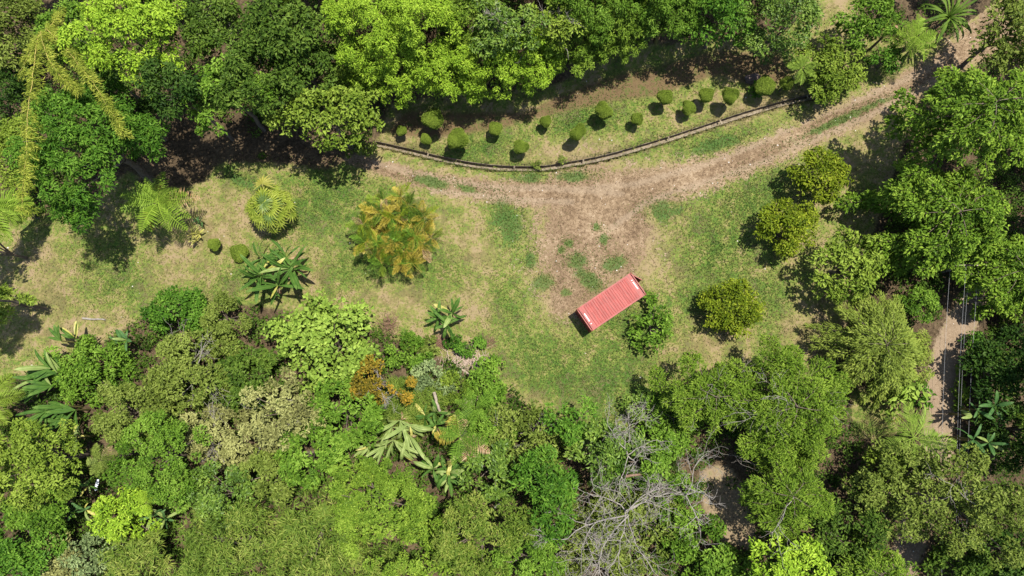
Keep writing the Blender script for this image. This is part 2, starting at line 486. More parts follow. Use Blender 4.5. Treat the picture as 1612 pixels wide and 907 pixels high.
# the same ground carried on to the horizon
R2 = 1500.0
gz_edge = 0.0
oV, oQ = [], []
xs = [-R2, -300, X0, X1, 300, R2]; ys = [-R2, -300, Y0, Y1, 300, R2]
for j, y in enumerate(ys):
    for i, x in enumerate(xs):
        oV.append((x, y, -0.45 if abs(x) <= 60 and abs(y) <= 45 else -0.6))
for j in range(5):
    for i in range(5):
        if i == 2 and j == 2:
            continue
        a_ = j * 6 + i
        oQ.append((a_, a_ + 1, a_ + 7, a_ + 6))
o = obj('ground', np_mesh('ground', np.array(oV), quads=oQ, attrs=dict(floor=np.ones(36))), M_GROUND)
o['kind'] = 'structure'

# ------------------------------------------------------------------ grass blades, fallen leaves, stones (uncountable)
def scatter_px(n, ok):
    out_x, out_y = [], []
    while sum(map(len, out_x)) < n:
        x = rng.uniform(-52, 50, n); y = rng.uniform(-22, 37, n)
        i = np.clip(((y - Y0) / ST).astype(int), 0, ny - 1); j = np.clip(((x - X0) / ST).astype(int), 0, nx - 1)
        k = rng.random(n) < ok(i, j)
        out_x.append(x[k]); out_y.append(y[k])
    x = np.concatenate(out_x)[:n]; y = np.concatenate(out_y)[:n]
    i = np.clip(np.round((y - Y0) / ST).astype(int), 0, ny - 1); j = np.clip(np.round((x - X0) / ST).astype(int), 0, nx - 1)
    return x, y, GZ2[i, j], i, j

lawnness = np.clip(lawn * (1 - np.clip(dirt * 1.6 - 0.3, 0, 1) * (1 - green)) * (1 - track) * (1 - 0.5 * bank) * (dmin > 0.30), 0, 1)
def ok_grass(i, j):
    return np.clip(lawnness[i, j] * (0.30 + 0.70 * green[i, j] + 0.9 * (dmin[i, j] < 0.6)) * (1 - 0.5 * dry[i, j]), 0, 1)
n = 110000
x, y, z, i, j = scatter_px(n, ok_grass)
th = rng.uniform(0, 2 * math.pi, n)
up = rng.uniform(0.25, 1.1, n)
drc = np.stack([np.cos(th), np.sin(th), up], 1)
nr = np.stack([-np.cos(th) * up, -np.sin(th) * up, np.ones(n)], 1) + 0.3 * rng.standard_normal((n, 3))
tint = np.clip(0.70 - 0.5 * green[i, j] + 0.45 * dry[i, j] + 0.22 * rng.standard_normal(n), 0, 1)
M_BLADE = leaf_mat('grass_blade', (.032, .068, .012), (.085, .100, .024), (.165, .132, .060), 0.2, 0.1, 0.7)
o = obj('grass', leaf_mesh('grass', np.stack([x, y, np.where(dmin[i, j] < .5, g_arr(x, y) + .02, z - 0.01)], 1), nr, drc, rng.uniform(.10, .28, n), rng.uniform(.03, .08, n), tint), M_BLADE)
o['kind'] = 'stuff'; tag(o, 'short mown grass blades covering the clearing', 'grass')

M_LITTER = leaf_mat('dry_leaf', (.035, .020, .011), (.105, .066, .040), (.23, .165, .105), 0.1, 0.1, 0.8)
n = 15000
x, y, z, i, j = scatter_px(n, lambda i, j: np.clip(np.maximum.reduce([np.clip(dirt[i, j] * 1.5 - 0.4, 0, 1), 0.30 * floor_m[i, j], 0.30 * bank[i, j], 0.05 * lawn[i, j]]), 0, 1) * (dmin[i, j] > 0.4))
th = rng.uniform(0, 2 * math.pi, n)
o = obj('fallen_leaves', leaf_mesh('fallen_leaves', np.stack([x, y, z + 0.015], 1), np.stack([0.5 * rng.standard_normal(n), 0.5 * rng.standard_normal(n), np.ones(n)], 1),
        np.stack([np.cos(th), np.sin(th), 0 * th], 1), rng.uniform(.07, .20, n), rng.uniform(.04, .10, n), np.clip(0.5 + 0.28 * rng.standard_normal(n), 0, 1)), M_LITTER)
o['kind'] = 'stuff'; tag(o, 'brown fallen leaves strewn over the dirt road and forest floor', 'leaves')

n = 150
x, y, z, i, j = scatter_px(n, lambda i, j: np.clip(dirt[i, j] ** 2 * 0.7 + 0.5 * track[i, j] ** 2 + 0.05 * lawn[i, j], 0, 1) * (dmin[i, j] > 0.45))
sV, sQ = [], []
for k in range(n):
    r = random.uniform(.03, .10)
    for a_ in range(6):
        rr = r * random.uniform(.7, 1.2)
        sV.append((x[k] + rr * math.cos(a_ * 1.047), y[k] + rr * math.sin(a_ * 1.047), z[k] - 0.02))
    for a_ in range(6):
        rr = r * random.uniform(.4, .7)
        sV.append((x[k] + rr * math.cos(a_ * 1.047), y[k] + rr * math.sin(a_ * 1.047), z[k] + r * .6))
    b0 = k * 12
    for a_ in range(6):
        a2 = (a_ + 1) % 6
        sQ.append((b0 + a_, b0 + a2, b0 + 6 + a2, b0 + 6 + a_))
    sQ.append((b0 + 6, b0 + 7, b0 + 8, b0 + 9)); sQ.append((b0 + 6, b0 + 9, b0 + 10, b0 + 11))
M_STONE = plain_mat('pale_stone', (.28, .25, .21), (.48, .45, .40), 3.0, 0.8, 0.3)
o = obj('stones', np_mesh('stones', np.array(sV), quads=sQ), M_STONE)
o['kind'] = 'stuff'; tag(o, 'small pale stones scattered along the dirt road', 'stones')

# undergrowth of the forest floor, dark leaf colour deepening the shade between crowns
def rvec_(k):
    return rng.standard_normal((k, 3))
n = 3800
shaded_strip = inside(PX, PY, [(215, 175), (420, 195), (600, 205), (600, 275), (400, 265), (330, 310), (215, 310)])
edge_dark = np.where(shaded_strip, .06, 1.0) * np.clip(floor_m * 1.4 - 0.5, 0, 1) * np.clip(1 - track * 6, 0, 1) * (1 - clear_m) * (np.clip(0.5 - dirt, 0, .5) * 2)
x, y, z, i, j = scatter_px(n, lambda i, j: edge_dark[i, j])
R_ = rng.uniform(.35, .95, n); hz = rng.uniform(.1, 1.3, n) * np.where(edge_dark[i, j] > .8, 1, .3)
per = 40
ci = np.repeat(np.arange(n), per); N_ = n * per
u_ = nrmz(rvec_(N_)); u_[:, 2] = np.abs(u_[:, 2])
pos_ = np.stack([x, y, z + hz], 1)[ci] + u_ * (R_[ci] * rng.uniform(.5, 1, N_))[:, None] * np.array([1, 1, .7])
LL_ = rng.uniform(.16, .36, N_)
o = obj('undergrowth', leaf_mesh('undergrowth', pos_, u_ * .6 + np.array([0, 0, .7]) + .4 * rvec_(N_), u_ + .7 * rvec_(N_), LL_, LL_ * .5,
        np.clip(rng.normal(.4, .22, n)[ci] + .16 * rng.standard_normal(N_), 0, 1)), MAT['dark'])
o['kind'] = 'stuff'; tag(o, 'low green undergrowth covering the forest floor', 'undergrowth')

# ------------------------------------------------------------------ concrete drain
def make_drain():
    m, nt, out = newmat('concrete')
    tc = nt.nodes.new('ShaderNodeNewGeometry')
    na = noise_n(nt, 2.2, 4, 0.7, tc.outputs['Position']); nb = noise_n(nt, 12, 3, 0.7, tc.outputs['Position'])
    cc = ramp(nt, [(0.3, (.055, .042, .026)), (0.5, (.125, .098, .062)), (0.7, (.20, .165, .115))], math_n(nt, 'ADD', na, math_n(nt, 'MULTIPLY', math_n(nt, 'SUBTRACT', nb, .5), .5)))
    p = nt.nodes.new('ShaderNodeBsdfPrincipled'); nt.links.new(cc, p.inputs['Base Color']); p.inputs['Roughness'].default_value = .9
    nt.links.new(p.outputs[0], out.inputs[0])
    root = thing('concrete_drain', 'long curved concrete drain channel between clipped bushes and dirt road', 'drain', (DR[40][0], DR[40][1], 0))
    # cross-section across the run: u = to the right of travel (south side), z
    sec = [(-.28, -.3), (-.28, -.02), (-.25, -.015), (-.21, -.55), (.08, -.55), (.12, .04), (.25, .035), (.25, -.3)]
    tg = nrmz(np.gradient(DR, axis=0)); nr = np.stack([tg[:, 1], -tg[:, 0]], 1)
    per = 4
    for s0 in range(0, len(DR) - 1, per):
        s1 = min(s0 + per, len(DR) - 1)
        mb = MB(); rows = []
        for k in range(s0, s1 + 1):
            cx, cy = DR[k]
            gap = 0.012 if k == s0 else (-0.012 if k == s1 else 0)
            cx += tg[k][0] * gap; cy += tg[k][1] * gap
            rows.append([(cx + nr[k][0] * u + random.uniform(-.012, .012), cy + nr[k][1] * u + random.uniform(-.012, .012), g(cx, cy) + zz + random.uniform(-.012, .012)) for u, zz in sec])
        vs = [v for r_ in rows for v in r_]; fs = []
        for a_ in range(len(rows) - 1):
            for b_ in range(7):
                fs.append((a_ * 8 + b_, a_ * 8 + b_ + 1, (a_ + 1) * 8 + b_ + 1, (a_ + 1) * 8 + b_))
        mb.add(vs, fs)
        o = obj('channel_section', mb.mesh('channel_section'), m, root)
        o.matrix_parent_inverse = Matrix.Translation(root.location).inverted()
    for k in (10, 26, 38, 50, 57, 69):      # struts across the channel
        cx, cy = DR[k]
        a_ = math.atan2(tg[k][1], tg[k][0])
        mb = MB(); mb.box((-.07, -.24, -.06), (.07, .24, .0), None)
        o = obj('strut', mb.mesh('strut'), m, root)
        o.matrix_parent_inverse = Matrix.Translation(root.location).inverted()
        o.location = (cx, cy, g(cx, cy) + .02); o.rotation_euler = (0, 0, a_)
make_drain()

# ------------------------------------------------------------------ shipping container
def make_container():
    m, nt, out = newmat('red_container_paint')
    tc = nt.nodes.new('ShaderNodeTexCoord')
    na = noise_n(nt, 0.9, 5, 0.65, tc.outputs['Object']); nb = noise_n(nt, 7, 4, 0.7, tc.outputs['Object'])
    base = ramp(nt, [(0.35, (.180, .025, .019)), (0.6, (.225, .035, .027))], na)
    mp_ = nt.nodes.new('ShaderNodeMapping'); mp_.inputs['Scale'].default_value = (6.0, .8, 1.0); nt.links.new(tc.outputs['Object'], mp_.inputs[0])
    nd_ = noise_n(nt, 1.6, 4, 0.7, mp_.outputs[0])
    base = mixc(nt, math_n(nt, 'MULTIPLY', smooth_n(nt, .5, .72, nd_), .25), base, (.29, .080, .062))
    base = mixc(nt, math_n(nt, 'MULTIPLY', smooth_n(nt, .54, .38, nd_), .55), base, (.10, .026, .020))
    cc = mixc(nt, smooth_n(nt, .60, .72, math_n(nt, 'ADD', nb, math_n(nt, 'MULTIPLY', math_n(nt, 'SUBTRACT', na, .5), .5))), base, (.15, .038, .030))
    p = nt.nodes.new('ShaderNodeBsdfPrincipled'); nt.links.new(cc, p.inputs['Base Color']); p.inputs['Roughness'].default_value = .55; p.inputs['Specular IOR Level'].default_value = .3
    nt.links.new(p.outputs[0], out.inputs[0])
    m_rust = plain_mat('rusty_casting', (.10, .022, .016), (.22, .06, .04), 9, .8)
    m_white = plain_mat('white_marking', (.50, .47, .45), (.70, .68, .66), 8, .6, .05)
    m_floor = plain_mat('container_floor', (.05, .03, .02), (.09, .06, .04), 4, .9)
    m_bar = plain_mat('lock_bar', (.25, .06, .05), (.36, .12, .1), 5, .5)
    Hc, Lc, Wc = 2.59, 6.06, 2.44
    a_ = P(907, 490, Hc); b_ = P(995, 431, Hc); c_ = P(1018, 460, Hc); d_ = P(930, 520, Hc)
    cen_ = (a_ + b_ + c_ + d_) / 4
    dirv = ((b_ - a_) + (c_ - d_)).normalized()
    ang = math.atan2(dirv.y, dirv.x)
    z0 = g(cen_.x, cen_.y) + 0.02
    root = thing('shipping_container', 'red corrugated steel shipping container with one end door ajar on grass', 'container', (cen_.x, cen_.y, z0), ang)
    hl, hw = Lc / 2, Wc / 2
    def part(name, mb, mat=m, parent=root, smooth=False):
        return obj(name, mb.mesh(name, smooth), mat, parent)
    # roof: shallow corrugation running across
    n = 132; xs = np.linspace(-hl + .16, hl - .16, n); vs, fs = [], []
    def rz(x):
        ph = (x + hl) / .236 % 1
        if abs(x) > hl - .62:
            return Hc - .022
        k = .016 if ph < .34 else (-.006 if .5 < ph < .84 else .005)
        return Hc - .022 + k
    ys_ = [-hw + .05, -hw + .14, -hw + .18, hw - .18, hw - .14, hw - .05]
    for x in xs:
        for k, y in enumerate(ys_):
            zz = Hc - .02 if k in (0, 1, 4, 5) else rz(x)
            vs.append((x, y, zz + random.uniform(-.002, .002)))
    for i in range(n - 1):
        for k in range(5):
            fs.append((i * 6 + k, (i + 1) * 6 + k, (i + 1) * 6 + k + 1, i * 6 + k + 1))
    mb = MB(); mb.add(vs, fs); roof = part('roof', mb)
    # white markings lie on the roof at both ends: a row of stencilled marks, a gap, one more
    for sx in (-1, 1):
        mb = MB(); x = sx * (hl - .36); y = -.52
        k = 0; y = .62 if sx > 0 else .50
        widths = [.10, .09, .11, .08, .10, .09, .11, .10] if sx < 0 else [.10, .0, .12, .10, .11, .10, .09, .11, .10]
        for w in widths + ([.0, .0, .09] if sx < 0 else []):
            if w == 0:
                y -= .10; continue
            mb.box((x - .06, y - w * .78, Hc - .008), (x + .06, y - w * .12, Hc - .004))
            y -= w + .012
        part('painted_marking', mb, m_white, roof)['kind'] = 'stuff'
    # rails
    for s in (-1, 1):
        mb = MB(); y0, y1 = sorted((s * hw, s * (hw - .065))); mb.box((-hl + .17, y0, Hc - .11), (hl - .17, y1, Hc - .005)); part('top_side_rail', mb)
        mb = MB(); mb.box((-hl + .17, y0, .06), (hl - .17, y1, .2)); part('bottom_side_rail', mb)
        mb = MB(); x0, x1 = sorted((s * hl, s * (hl - .09))); mb.box((x0 + .003 * s, -hw + .165, Hc - .13), (x1, hw - .165, Hc - .002)); part('top_end_rail', mb)
        mb = MB(); mb.box((x0, -hw + .165, .05), (x1, hw - .165, .19)); part('bottom_end_rail', mb)
    for sx in (-1, 1):
        for sy in (-1, 1):
            for zz in (0.0, Hc - .118):
                mb = MB(); x0, x1 = sorted((sx * (hl + .004), sx * (hl - .178))); y0, y1 = sorted((sy * (hw + .004), sy * (hw - .162)))
                mb.box((x0, y0, zz), (x1, y1, zz + .122))
                cst = part('corner_casting', mb, m_rust)
                if zz > 1:
                    mb = MB(); cx, cy = (x0 + x1) / 2, (y0 + y1) / 2
                    mb.box((cx - .062, cy - .032, zz + .1225), (cx + .062, cy + .032, zz + .1245))
                    part('slot', mb, m_floor, cst)
            mb = MB(); mb.box((x0, y0, .122), (x1, y1, Hc - .118)); part('corner_post', mb)
    # side walls: deep vertical corrugation
    for s in (-1, 1):
        n = 110; vs, fs = [], []; yb = s * (hw - .03)
        for i, x in enumerate(np.linspace(-hl + .17, hl - .17, n)):
            ph = (x / .278) % 1
            y = yb - s * (.036 if .25 < ph < .75 else 0)
            vs += [(x, y, .2), (x, y, Hc - .11)]
        for i in range(n - 1):
            fs.append((i * 2, i * 2 + 2, i * 2 + 3, i * 2 + 1))
        mb = MB(); mb.add(vs, fs); part('side_panel', mb)
    # blind end (south-west) corrugated
    n = 50; vs, fs = [], []
    for i, y in enumerate(np.linspace(-hw + .165, hw - .165, n)):
        ph = (y / .25) % 1
        x = -hl + .03 + (.042 if .25 < ph < .75 else 0)
        vs += [(x, y, .19), (x, y, Hc - .13)]
    for i in range(n - 1):
        fs.append((i * 2, i * 2 + 2, i * 2 + 3, i * 2 + 1))
    mb = MB(); mb.add(vs, fs); part('end_panel', mb)
    mb = MB(); mb.box((-hl + .1, -hw + .08, .15), (hl - .1, hw - .08, .195)); part('floor', mb, m_floor)
    # doors: leaf hinged at the north corner stands ajar, the other is shut
    def leaf(sgn, ajar):
        wl = hw - .175
        mb = MB(); mb.box((-.025, -wl if sgn > 0 else 0, .2), (.025, 0 if sgn > 0 else wl, Hc - .135))
        d = part('door', mb)
        d.location = (hl - .03, sgn * (hw - .17), 0)
        d.rotation_euler = (0, 0, ajar)
        for t in (.3, .75):
            mb = MB(); yy = -sgn * wl * t
            mb.box((.03, yy - .018, .22), (.066, yy + .018, Hc - .16)); part('lock_bar', mb, m_bar, d)
            mb = MB(); mb.box((.068, yy - .16, 1.1), (.085, yy + .16, 1.14)); part('handle', mb, m_bar, d)
        if ajar:
            d['label'] = 'red end door swung slightly open'
    leaf(1, math.radians(27)); leaf(-1, 0.0)
    return root
make_container()

# ================================================================== vegetation generators
def rvec(n, r):
    return r.standard_normal((n, 3))

def limb(p0, p1, r0, r1, r, sag=0.12, k=6):
    p0 = np.asarray(p0, float); p1 = np.asarray(p1, float)
    t = np.linspace(0, 1, k)[:, None]
    L = np.linalg.norm(p1 - p0)
    wob = np.cumsum(r.standard_normal((k, 3)), 0) * L * 0.025
    wob -= t * wob[-1]
    wob[0] = 0
    c = p0 + (p1 - p0) * t + np.array([0, 0, 1.0]) * (sag * L * np.sin(t * math.pi)) + wob
    rad = r0 + (r1 - r0) * np.linspace(0, 1, k) ** 0.8
    return c, rad

def trunk_paths(hc, rz, puffs, R, r, nl=11):
    h0 = max(0.25 * hc, hc - rz * 0.9)
    base_r = 0.045 * R + 0.06
    top = np.array([r.normal(0, .05) * R, r.normal(0, .05) * R, h0])
    paths = [limb((0, 0, -0.35), top, base_r * 1.35, base_r * 0.8, r, 0, 5)]
    idx = r.permutation(len(puffs))[:nl]
    for i in idx:
        e = puffs[i] * np.array([.9, .9, 1]) 
        paths.append(limb(top, e, base_r * .5, .025, r, .06, 5))
    return paths

def broad_crown(rx, ry, rz, hc, seed, npuff=40, L=.32, Wr=.5, lai=3.4, flat=.75, lump=.2, pr=.34, upb=.7, hole=0.0, shade_var=.18, vary=1):
    """crown of leaf clumps spread over and through a lumpy dome"""
    r = np.random.default_rng(seed)
    ga = math.pi * (3 - 5 ** .5)
    S = np.array([rx, ry, rz])
    Rm = (rx + ry) / 2
    nl = int(np.clip(npuff / 5.0, 5, 18)); npuff = int(npuff * 1.9); pr = pr * .74
    k = np.arange(nl)
    zl = np.clip(1 - (k + .5) / nl * 1.25 + r.normal(0, .06, nl), -.3, 1)
    tl = k * ga + r.uniform(0, 6.28) + r.normal(0, .3, nl)
    rl = np.sqrt(np.clip(1 - zl ** 2, 0, 1))
    ph = r.uniform(0, 6.28, 4)
    outl = 1 + lump * (np.sin(2 * tl + ph[0]) * .5 + np.sin(3 * tl + ph[1]) * .6 + r.normal(0, .5, nl))
    lc = np.stack([np.cos(tl) * rl * outl, np.sin(tl) * rl * outl, zl], 1) * r.uniform(.56, .78, nl)[:, None]
    lR = r.uniform(.32, .54, nl) * (1.25 if nl < 7 else 1.0)
    # leaf clumps sit on the lobes
    li = np.arange(npuff) % nl
    u = nrmz(rvec(npuff, r) + lc[li] * .9 + np.array([0, 0, .35]))
    c = lc[li] + u * (lR[li] * r.uniform(.55, 1.0, npuff))[:, None]
    keep = r.random(npuff) > hole
    c = c[keep]; li = li[keep]; m = len(c)
    pc = c * S
    pR = Rm * pr * r.uniform(.5, 1.1, m)
    lobe_tint = r.normal(0, shade_var * .6, nl)[li]
    lsz = r.uniform(.85, 1.3) if vary else 1.0
    n = int(lai * math.pi * rx * ry / (.5 * L * L * Wr * lsz ** 1.7))
    w = pR ** 2; w = w / w.sum()
    pi = r.choice(m, n, p=w)
    u = nrmz(rvec(n, r)); u[:, 2] = np.where(u[:, 2] < -.25, -u[:, 2] * .8, u[:, 2]); u = nrmz(u)
    q = r.uniform(.5, 1.08, n) ** .5
    lumpy = 1 + .22 * np.sin(u[:, 0] * 5 + pi * 1.7) * np.cos(u[:, 1] * 5 + pi * 2.3)
    pos = pc[pi] + u * (pR[pi] * q * lumpy)[:, None] * np.array([1, 1, flat])
    nr = u * .55 + np.array([.12, .08, upb * 1.0]) + rvec(n, r) * .5
    dr = u * np.array([1, 1, .2]) + rvec(n, r) * .65 - np.array([0, 0, .25])
    LL = L * r.uniform(.65, 1.3, n) * lsz
    tint = np.clip(.5 + (r.normal(0, shade_var * .7, m) + lobe_tint)[pi] + r.normal(0, .21, n), 0, 1)
    pos[:, 2] += hc
    pc = pc + np.array([0, 0, hc])
    return (pos, nr, dr, LL, LL * Wr * r.uniform(.8, 1.2, n), tint), pc, r

def spray_crown(rx, ry, hc, seed, nb=26, depth=.5, L=.3, Wr=.4, lai=3.2, width=.16, droop=.25, rise=.1, levels=5.0, align=.3, start=.0, thick=.10, sub=0, arc=None):
    """crown of branches that radiate from the stem, each carrying a spray of leaves"""
    r = np.random.default_rng(seed)
    Rm = (rx + ry) / 2
    n_tot = int(lai * math.pi * rx * ry / (.5 * L * L * Wr))
    paths, P_, D_, U_, T_ = [], [], [], [], []
    ga = math.pi * (3 - 5 ** .5)
    lens = []
    for b in range(nb):
        f = (b + .5) / nb
        th = b * ga + r.normal(0, .2)
        if arc is not None:
            th = arc[0] + (arc[1] - arc[0]) * r.random()
        lv = 1 - f
        ln = (.45 + .6 * f ** .6) * r.uniform(.8, 1.12)
        e = np.array([math.cos(th) * rx * ln, math.sin(th) * ry * ln, 0])
        z0 = hc + (lv - .5) * levels * depth
        s = np.array([0, 0, z0])
        t = np.linspace(0, 1, 9)
        rl = math.hypot(e[0], e[1])
        side = np.array([-math.sin(th), math.cos(th), 0]) * r.normal(0, .12) * rl
        c = s + e * t[:, None] + side * (t ** 2)[:, None]
        c[:, 2] += rl * (rise * np.sin(t * 2.2) - droop * t ** 2.2)
        paths.append((c, np.linspace(.02 + .003 * Rm, .008, 9)))
        lens.append(rl)
        tips = [(c, 1.0)]
        for s_ in range(sub):
            t0 = r.uniform(.35, .85); a2 = th + r.choice([-1, 1]) * r.uniform(.5, .9)
            p0 = np.array([np.interp(t0, t, c[:, q]) for q in range(3)])
            l2 = rl * r.uniform(.25, .42)
            c2 = p0 + np.array([math.cos(a2), math.sin(a2), 0]) * l2 * t[:, None]; c2[:, 2] += l2 * (rise * np.sin(t * 2) - droop * t ** 2)
            tips.append((c2, .5)); paths.append((c2, np.linspace(.014, .006, 9)))
        for cc, wt in tips:
            P_.append((cc, wt * rl, th))
    tot = sum(w for _, w, _ in P_)
    pos, nr, dr, tint = [], [], [], []
    for cc, w, th in P_:
        n = int(n_tot * w / tot)
        t = start + (1 - start) * r.random(n) ** .75
        base = np.stack([np.interp(t, np.linspace(0, 1, 9), cc[:, q]) for q in range(3)], 1)
        tg = nrmz((cc[-1] - cc[0])[None])[0]
        sd = np.array([-tg[1], tg[0], 0])
        wd = width * Rm * np.where(t < .5, .62 + .38 * np.sin(t * math.pi), np.sin(np.clip(t, .08, .97) * math.pi) ** .6)
        lat = r.uniform(-1, 1, n)
        knots = 1 + .35 * np.sin(t * 19 + w * 7)
        off = sd * (lat * wd * knots)[:, None]
        base = base + off + np.stack([0 * t, 0 * t, r.normal(.3 * thick, thick, n) * Rm - .25 * np.abs(lat) * wd], 1)
        pos.append(base)
        nr.append(np.array([0, 0, 1.0]) + rvec(n, r) * .45 + sd * (lat * .35)[:, None])
        dr.append(tg * (align + .3) + sd * (np.sign(lat) * (1 - align))[:, None] + rvec(n, r) * .5 - np.array([0, 0, .25]))
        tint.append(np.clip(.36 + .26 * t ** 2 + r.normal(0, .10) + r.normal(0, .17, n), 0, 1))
    pos = np.concatenate(pos); n = len(pos)
    LL = L * r.uniform(.65, 1.3, n)
    paths.insert(0, limb((0, 0, -.3), (0, 0, hc + levels * depth * .4), (.03 * Rm + .05), .03, r, 0, 6))
    return (pos, np.concatenate(nr), np.concatenate(dr), LL, LL * Wr, np.concatenate(tint)), paths, r

def blade_dome(rx, ry, rz, hc, seed, L=.7, Wd=.055, lai=3.0, lump=.22):
    """mound of long thin blades"""
    r = np.random.default_rng(seed)
    n = int(lai * math.pi * rx * ry / (.5 * L * Wd))
    th = r.uniform(0, 6.283, n); q = np.sqrt(r.random(n))
    ph = r.uniform(0, 6.28, 6)
    out = 1 + lump * (np.sin(2 * th + ph[0]) * .4 + np.sin(3 * th + ph[1]) * .5 + np.sin(7 * th + ph[2]) * .3)
    x = np.cos(th) * q * rx * out; y = np.sin(th) * q * ry * out
    hum = .5 * np.sin(x * 1.3 + ph[3]) * np.cos(y * 1.5 + ph[4]) + .3 * np.sin(x * 2.9 + y * 2.3 + ph[5])
    z = hc + rz * (np.sqrt(np.clip(1 - q ** 2, 0, 1)) - .35) + .75 * hum * min(1, rx / 3) - np.abs(r.normal(0, .25, n))
    th2 = r.uniform(0, 6.283, n)
    lay = r.uniform(-.2, .9, n)
    dr = np.stack([np.cos(th2), np.sin(th2), lay], 1) + np.stack([np.cos(th), np.sin(th), 0 * th], 1) * .5 * q[:, None]
    nr = np.stack([-.5 * np.cos(th2), -.5 * np.sin(th2), np.ones(n)], 1) + rvec(n, r) * .4
    tint = np.clip(.42 + .25 * hum + r.normal(0, .24, n), 0, 1)
    LL = L * r.uniform(.6, 1.35, n)
    return (np.stack([x, y, z], 1), nr, dr, LL, Wd * r.uniform(.7, 1.3, n), tint), r

def bare_paths(hc, R, seed, nmain=6, depth=3, r0=.12, upr=.25, squash=.45):
    r = np.random.default_rng(seed); paths = []
    def grow(p, d, ln, rad, dep):
        k = 6; pts = [p]; q = p.copy(); dd = d.copy()
        for i in range(k):
            dd = nrmz((dd + r.normal(0, .22, 3) + np.array([0, 0, .05]))[None])[0]
            q = q + dd * ln / k * np.array([1, 1, squash if dep < depth else 1])
            pts.append(q.copy())
        rads = np.linspace(rad, rad * .45, k + 1)
        paths.append((np.array(pts), rads))
        if dep > 0:
            for c in range(r.integers(3, 6)):
                i = r.integers(2, k + 1)
                d2 = nrmz((dd + r.normal(0, .75, 3) * np.array([1, 1, .6]))[None])[0]
                grow(pts[i], d2, ln * r.uniform(.45, .75), max(rad * .58, .010), dep - 1)
    top = np.array([0, 0, hc * .6])
    paths.append(limb((0, 0, -.3), top, r0 * 1.5, r0, r, 0, 6))
    for m in range(nmain):
        a = m * 6.283 / nmain + r.normal(0, .3)
        d = nrmz(np.array([[math.cos(a), math.sin(a), upr]]))[0]
        grow(top + np.array([0, 0, r.uniform(-.1, .35) * hc]), d, R * r.uniform(.5, .85), r0 * r.uniform(.45, .8), depth - 1)
    return paths

USED_LABELS = {}
def plant_root(name, label, cat, px, py, zc, group=None, rz=0.0):
    """root on the ground right under the crown seen at (px, py) whose middle is zc above ground"""
    p = P(px, py, zc)
    z0 = g(p.x, p.y)
    for _ in range(8):
        p = P(px, py, zc + z0)
        z0 = .5 * z0 + .5 * g(p.x, p.y)
    z0 = g(p.x, p.y)
    return thing(name, label, cat, (p.x, p.y, z0), rz, group), p

def tree(kind, px, py, rx, ry, h, pal, label, name='broadleaf_tree', cat='tree', group=None, seed=None, bark=None, dead=0, **kw):
    seed = seed if seed is not None else int(px * 7 + py * 13 + h * 101) % 100000
    if py > 560 and px < 1120 and h >= 4:               # storeys of the southern forest: emergent and lower crowns
        up_ = (int(px * 3 + py * 5) % 3) != 0
        h = h * (1.38 if up_ else .9)
        rx, ry = rx * (.95 if up_ else 1.0), ry * (.95 if up_ else 1.0)
    zc = h * .78
    mx, my = px2m(rx, zc), px2m(ry, zc)
    rzv = kw.pop('rz', min(.75 * (mx + my) / 2, .62 * h))
    hc = max(h - rzv, .25)
    zc = hc + rzv * .45
    mx, my = px2m(rx, zc), px2m(ry, zc)
    root, p = plant_root(name, label, cat, px, py, zc, group)
    if kind == 'broad':
        lv, puffs, r = broad_crown(mx, my, rzv, hc, seed, **kw)
        paths = trunk_paths(hc, rzv, puffs, (mx + my) / 2, r)
    elif kind == 'spray':
        lv, paths, r = spray_crown(mx, my, hc + rzv * .2, seed, **kw)
    elif kind == 'blade':
        lv, r = blade_dome(mx, my, rzv, hc, seed, **kw)
        paths = [limb((r.normal(0, .3 * mx), r.normal(0, .3 * my), -.2), (r.normal(0, .5 * mx), r.normal(0, .5 * my), hc), .05, .02, r, 0, 5) for _ in range(9)]
    if dead:
        bp_ = bare_paths(hc * 1.2 + rzv * .5, (mx + my) / 2 * 1.05, seed + 5, nmain=dead, depth=3, r0=.05)
        V, Q = tubes(bp_, 4)
        obj('bare_branch', np_mesh('bare_branch', V, quads=Q, smooth=True), M_PALEBARK, root)
    V, Q = tubes(paths, 6)
    obj('trunk' if kind != 'blade' else 'stems', np_mesh('trunk', V, quads=Q, smooth=True), bark or M_BARK, root)
    fold = .25
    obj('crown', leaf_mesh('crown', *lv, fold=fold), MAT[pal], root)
    return root

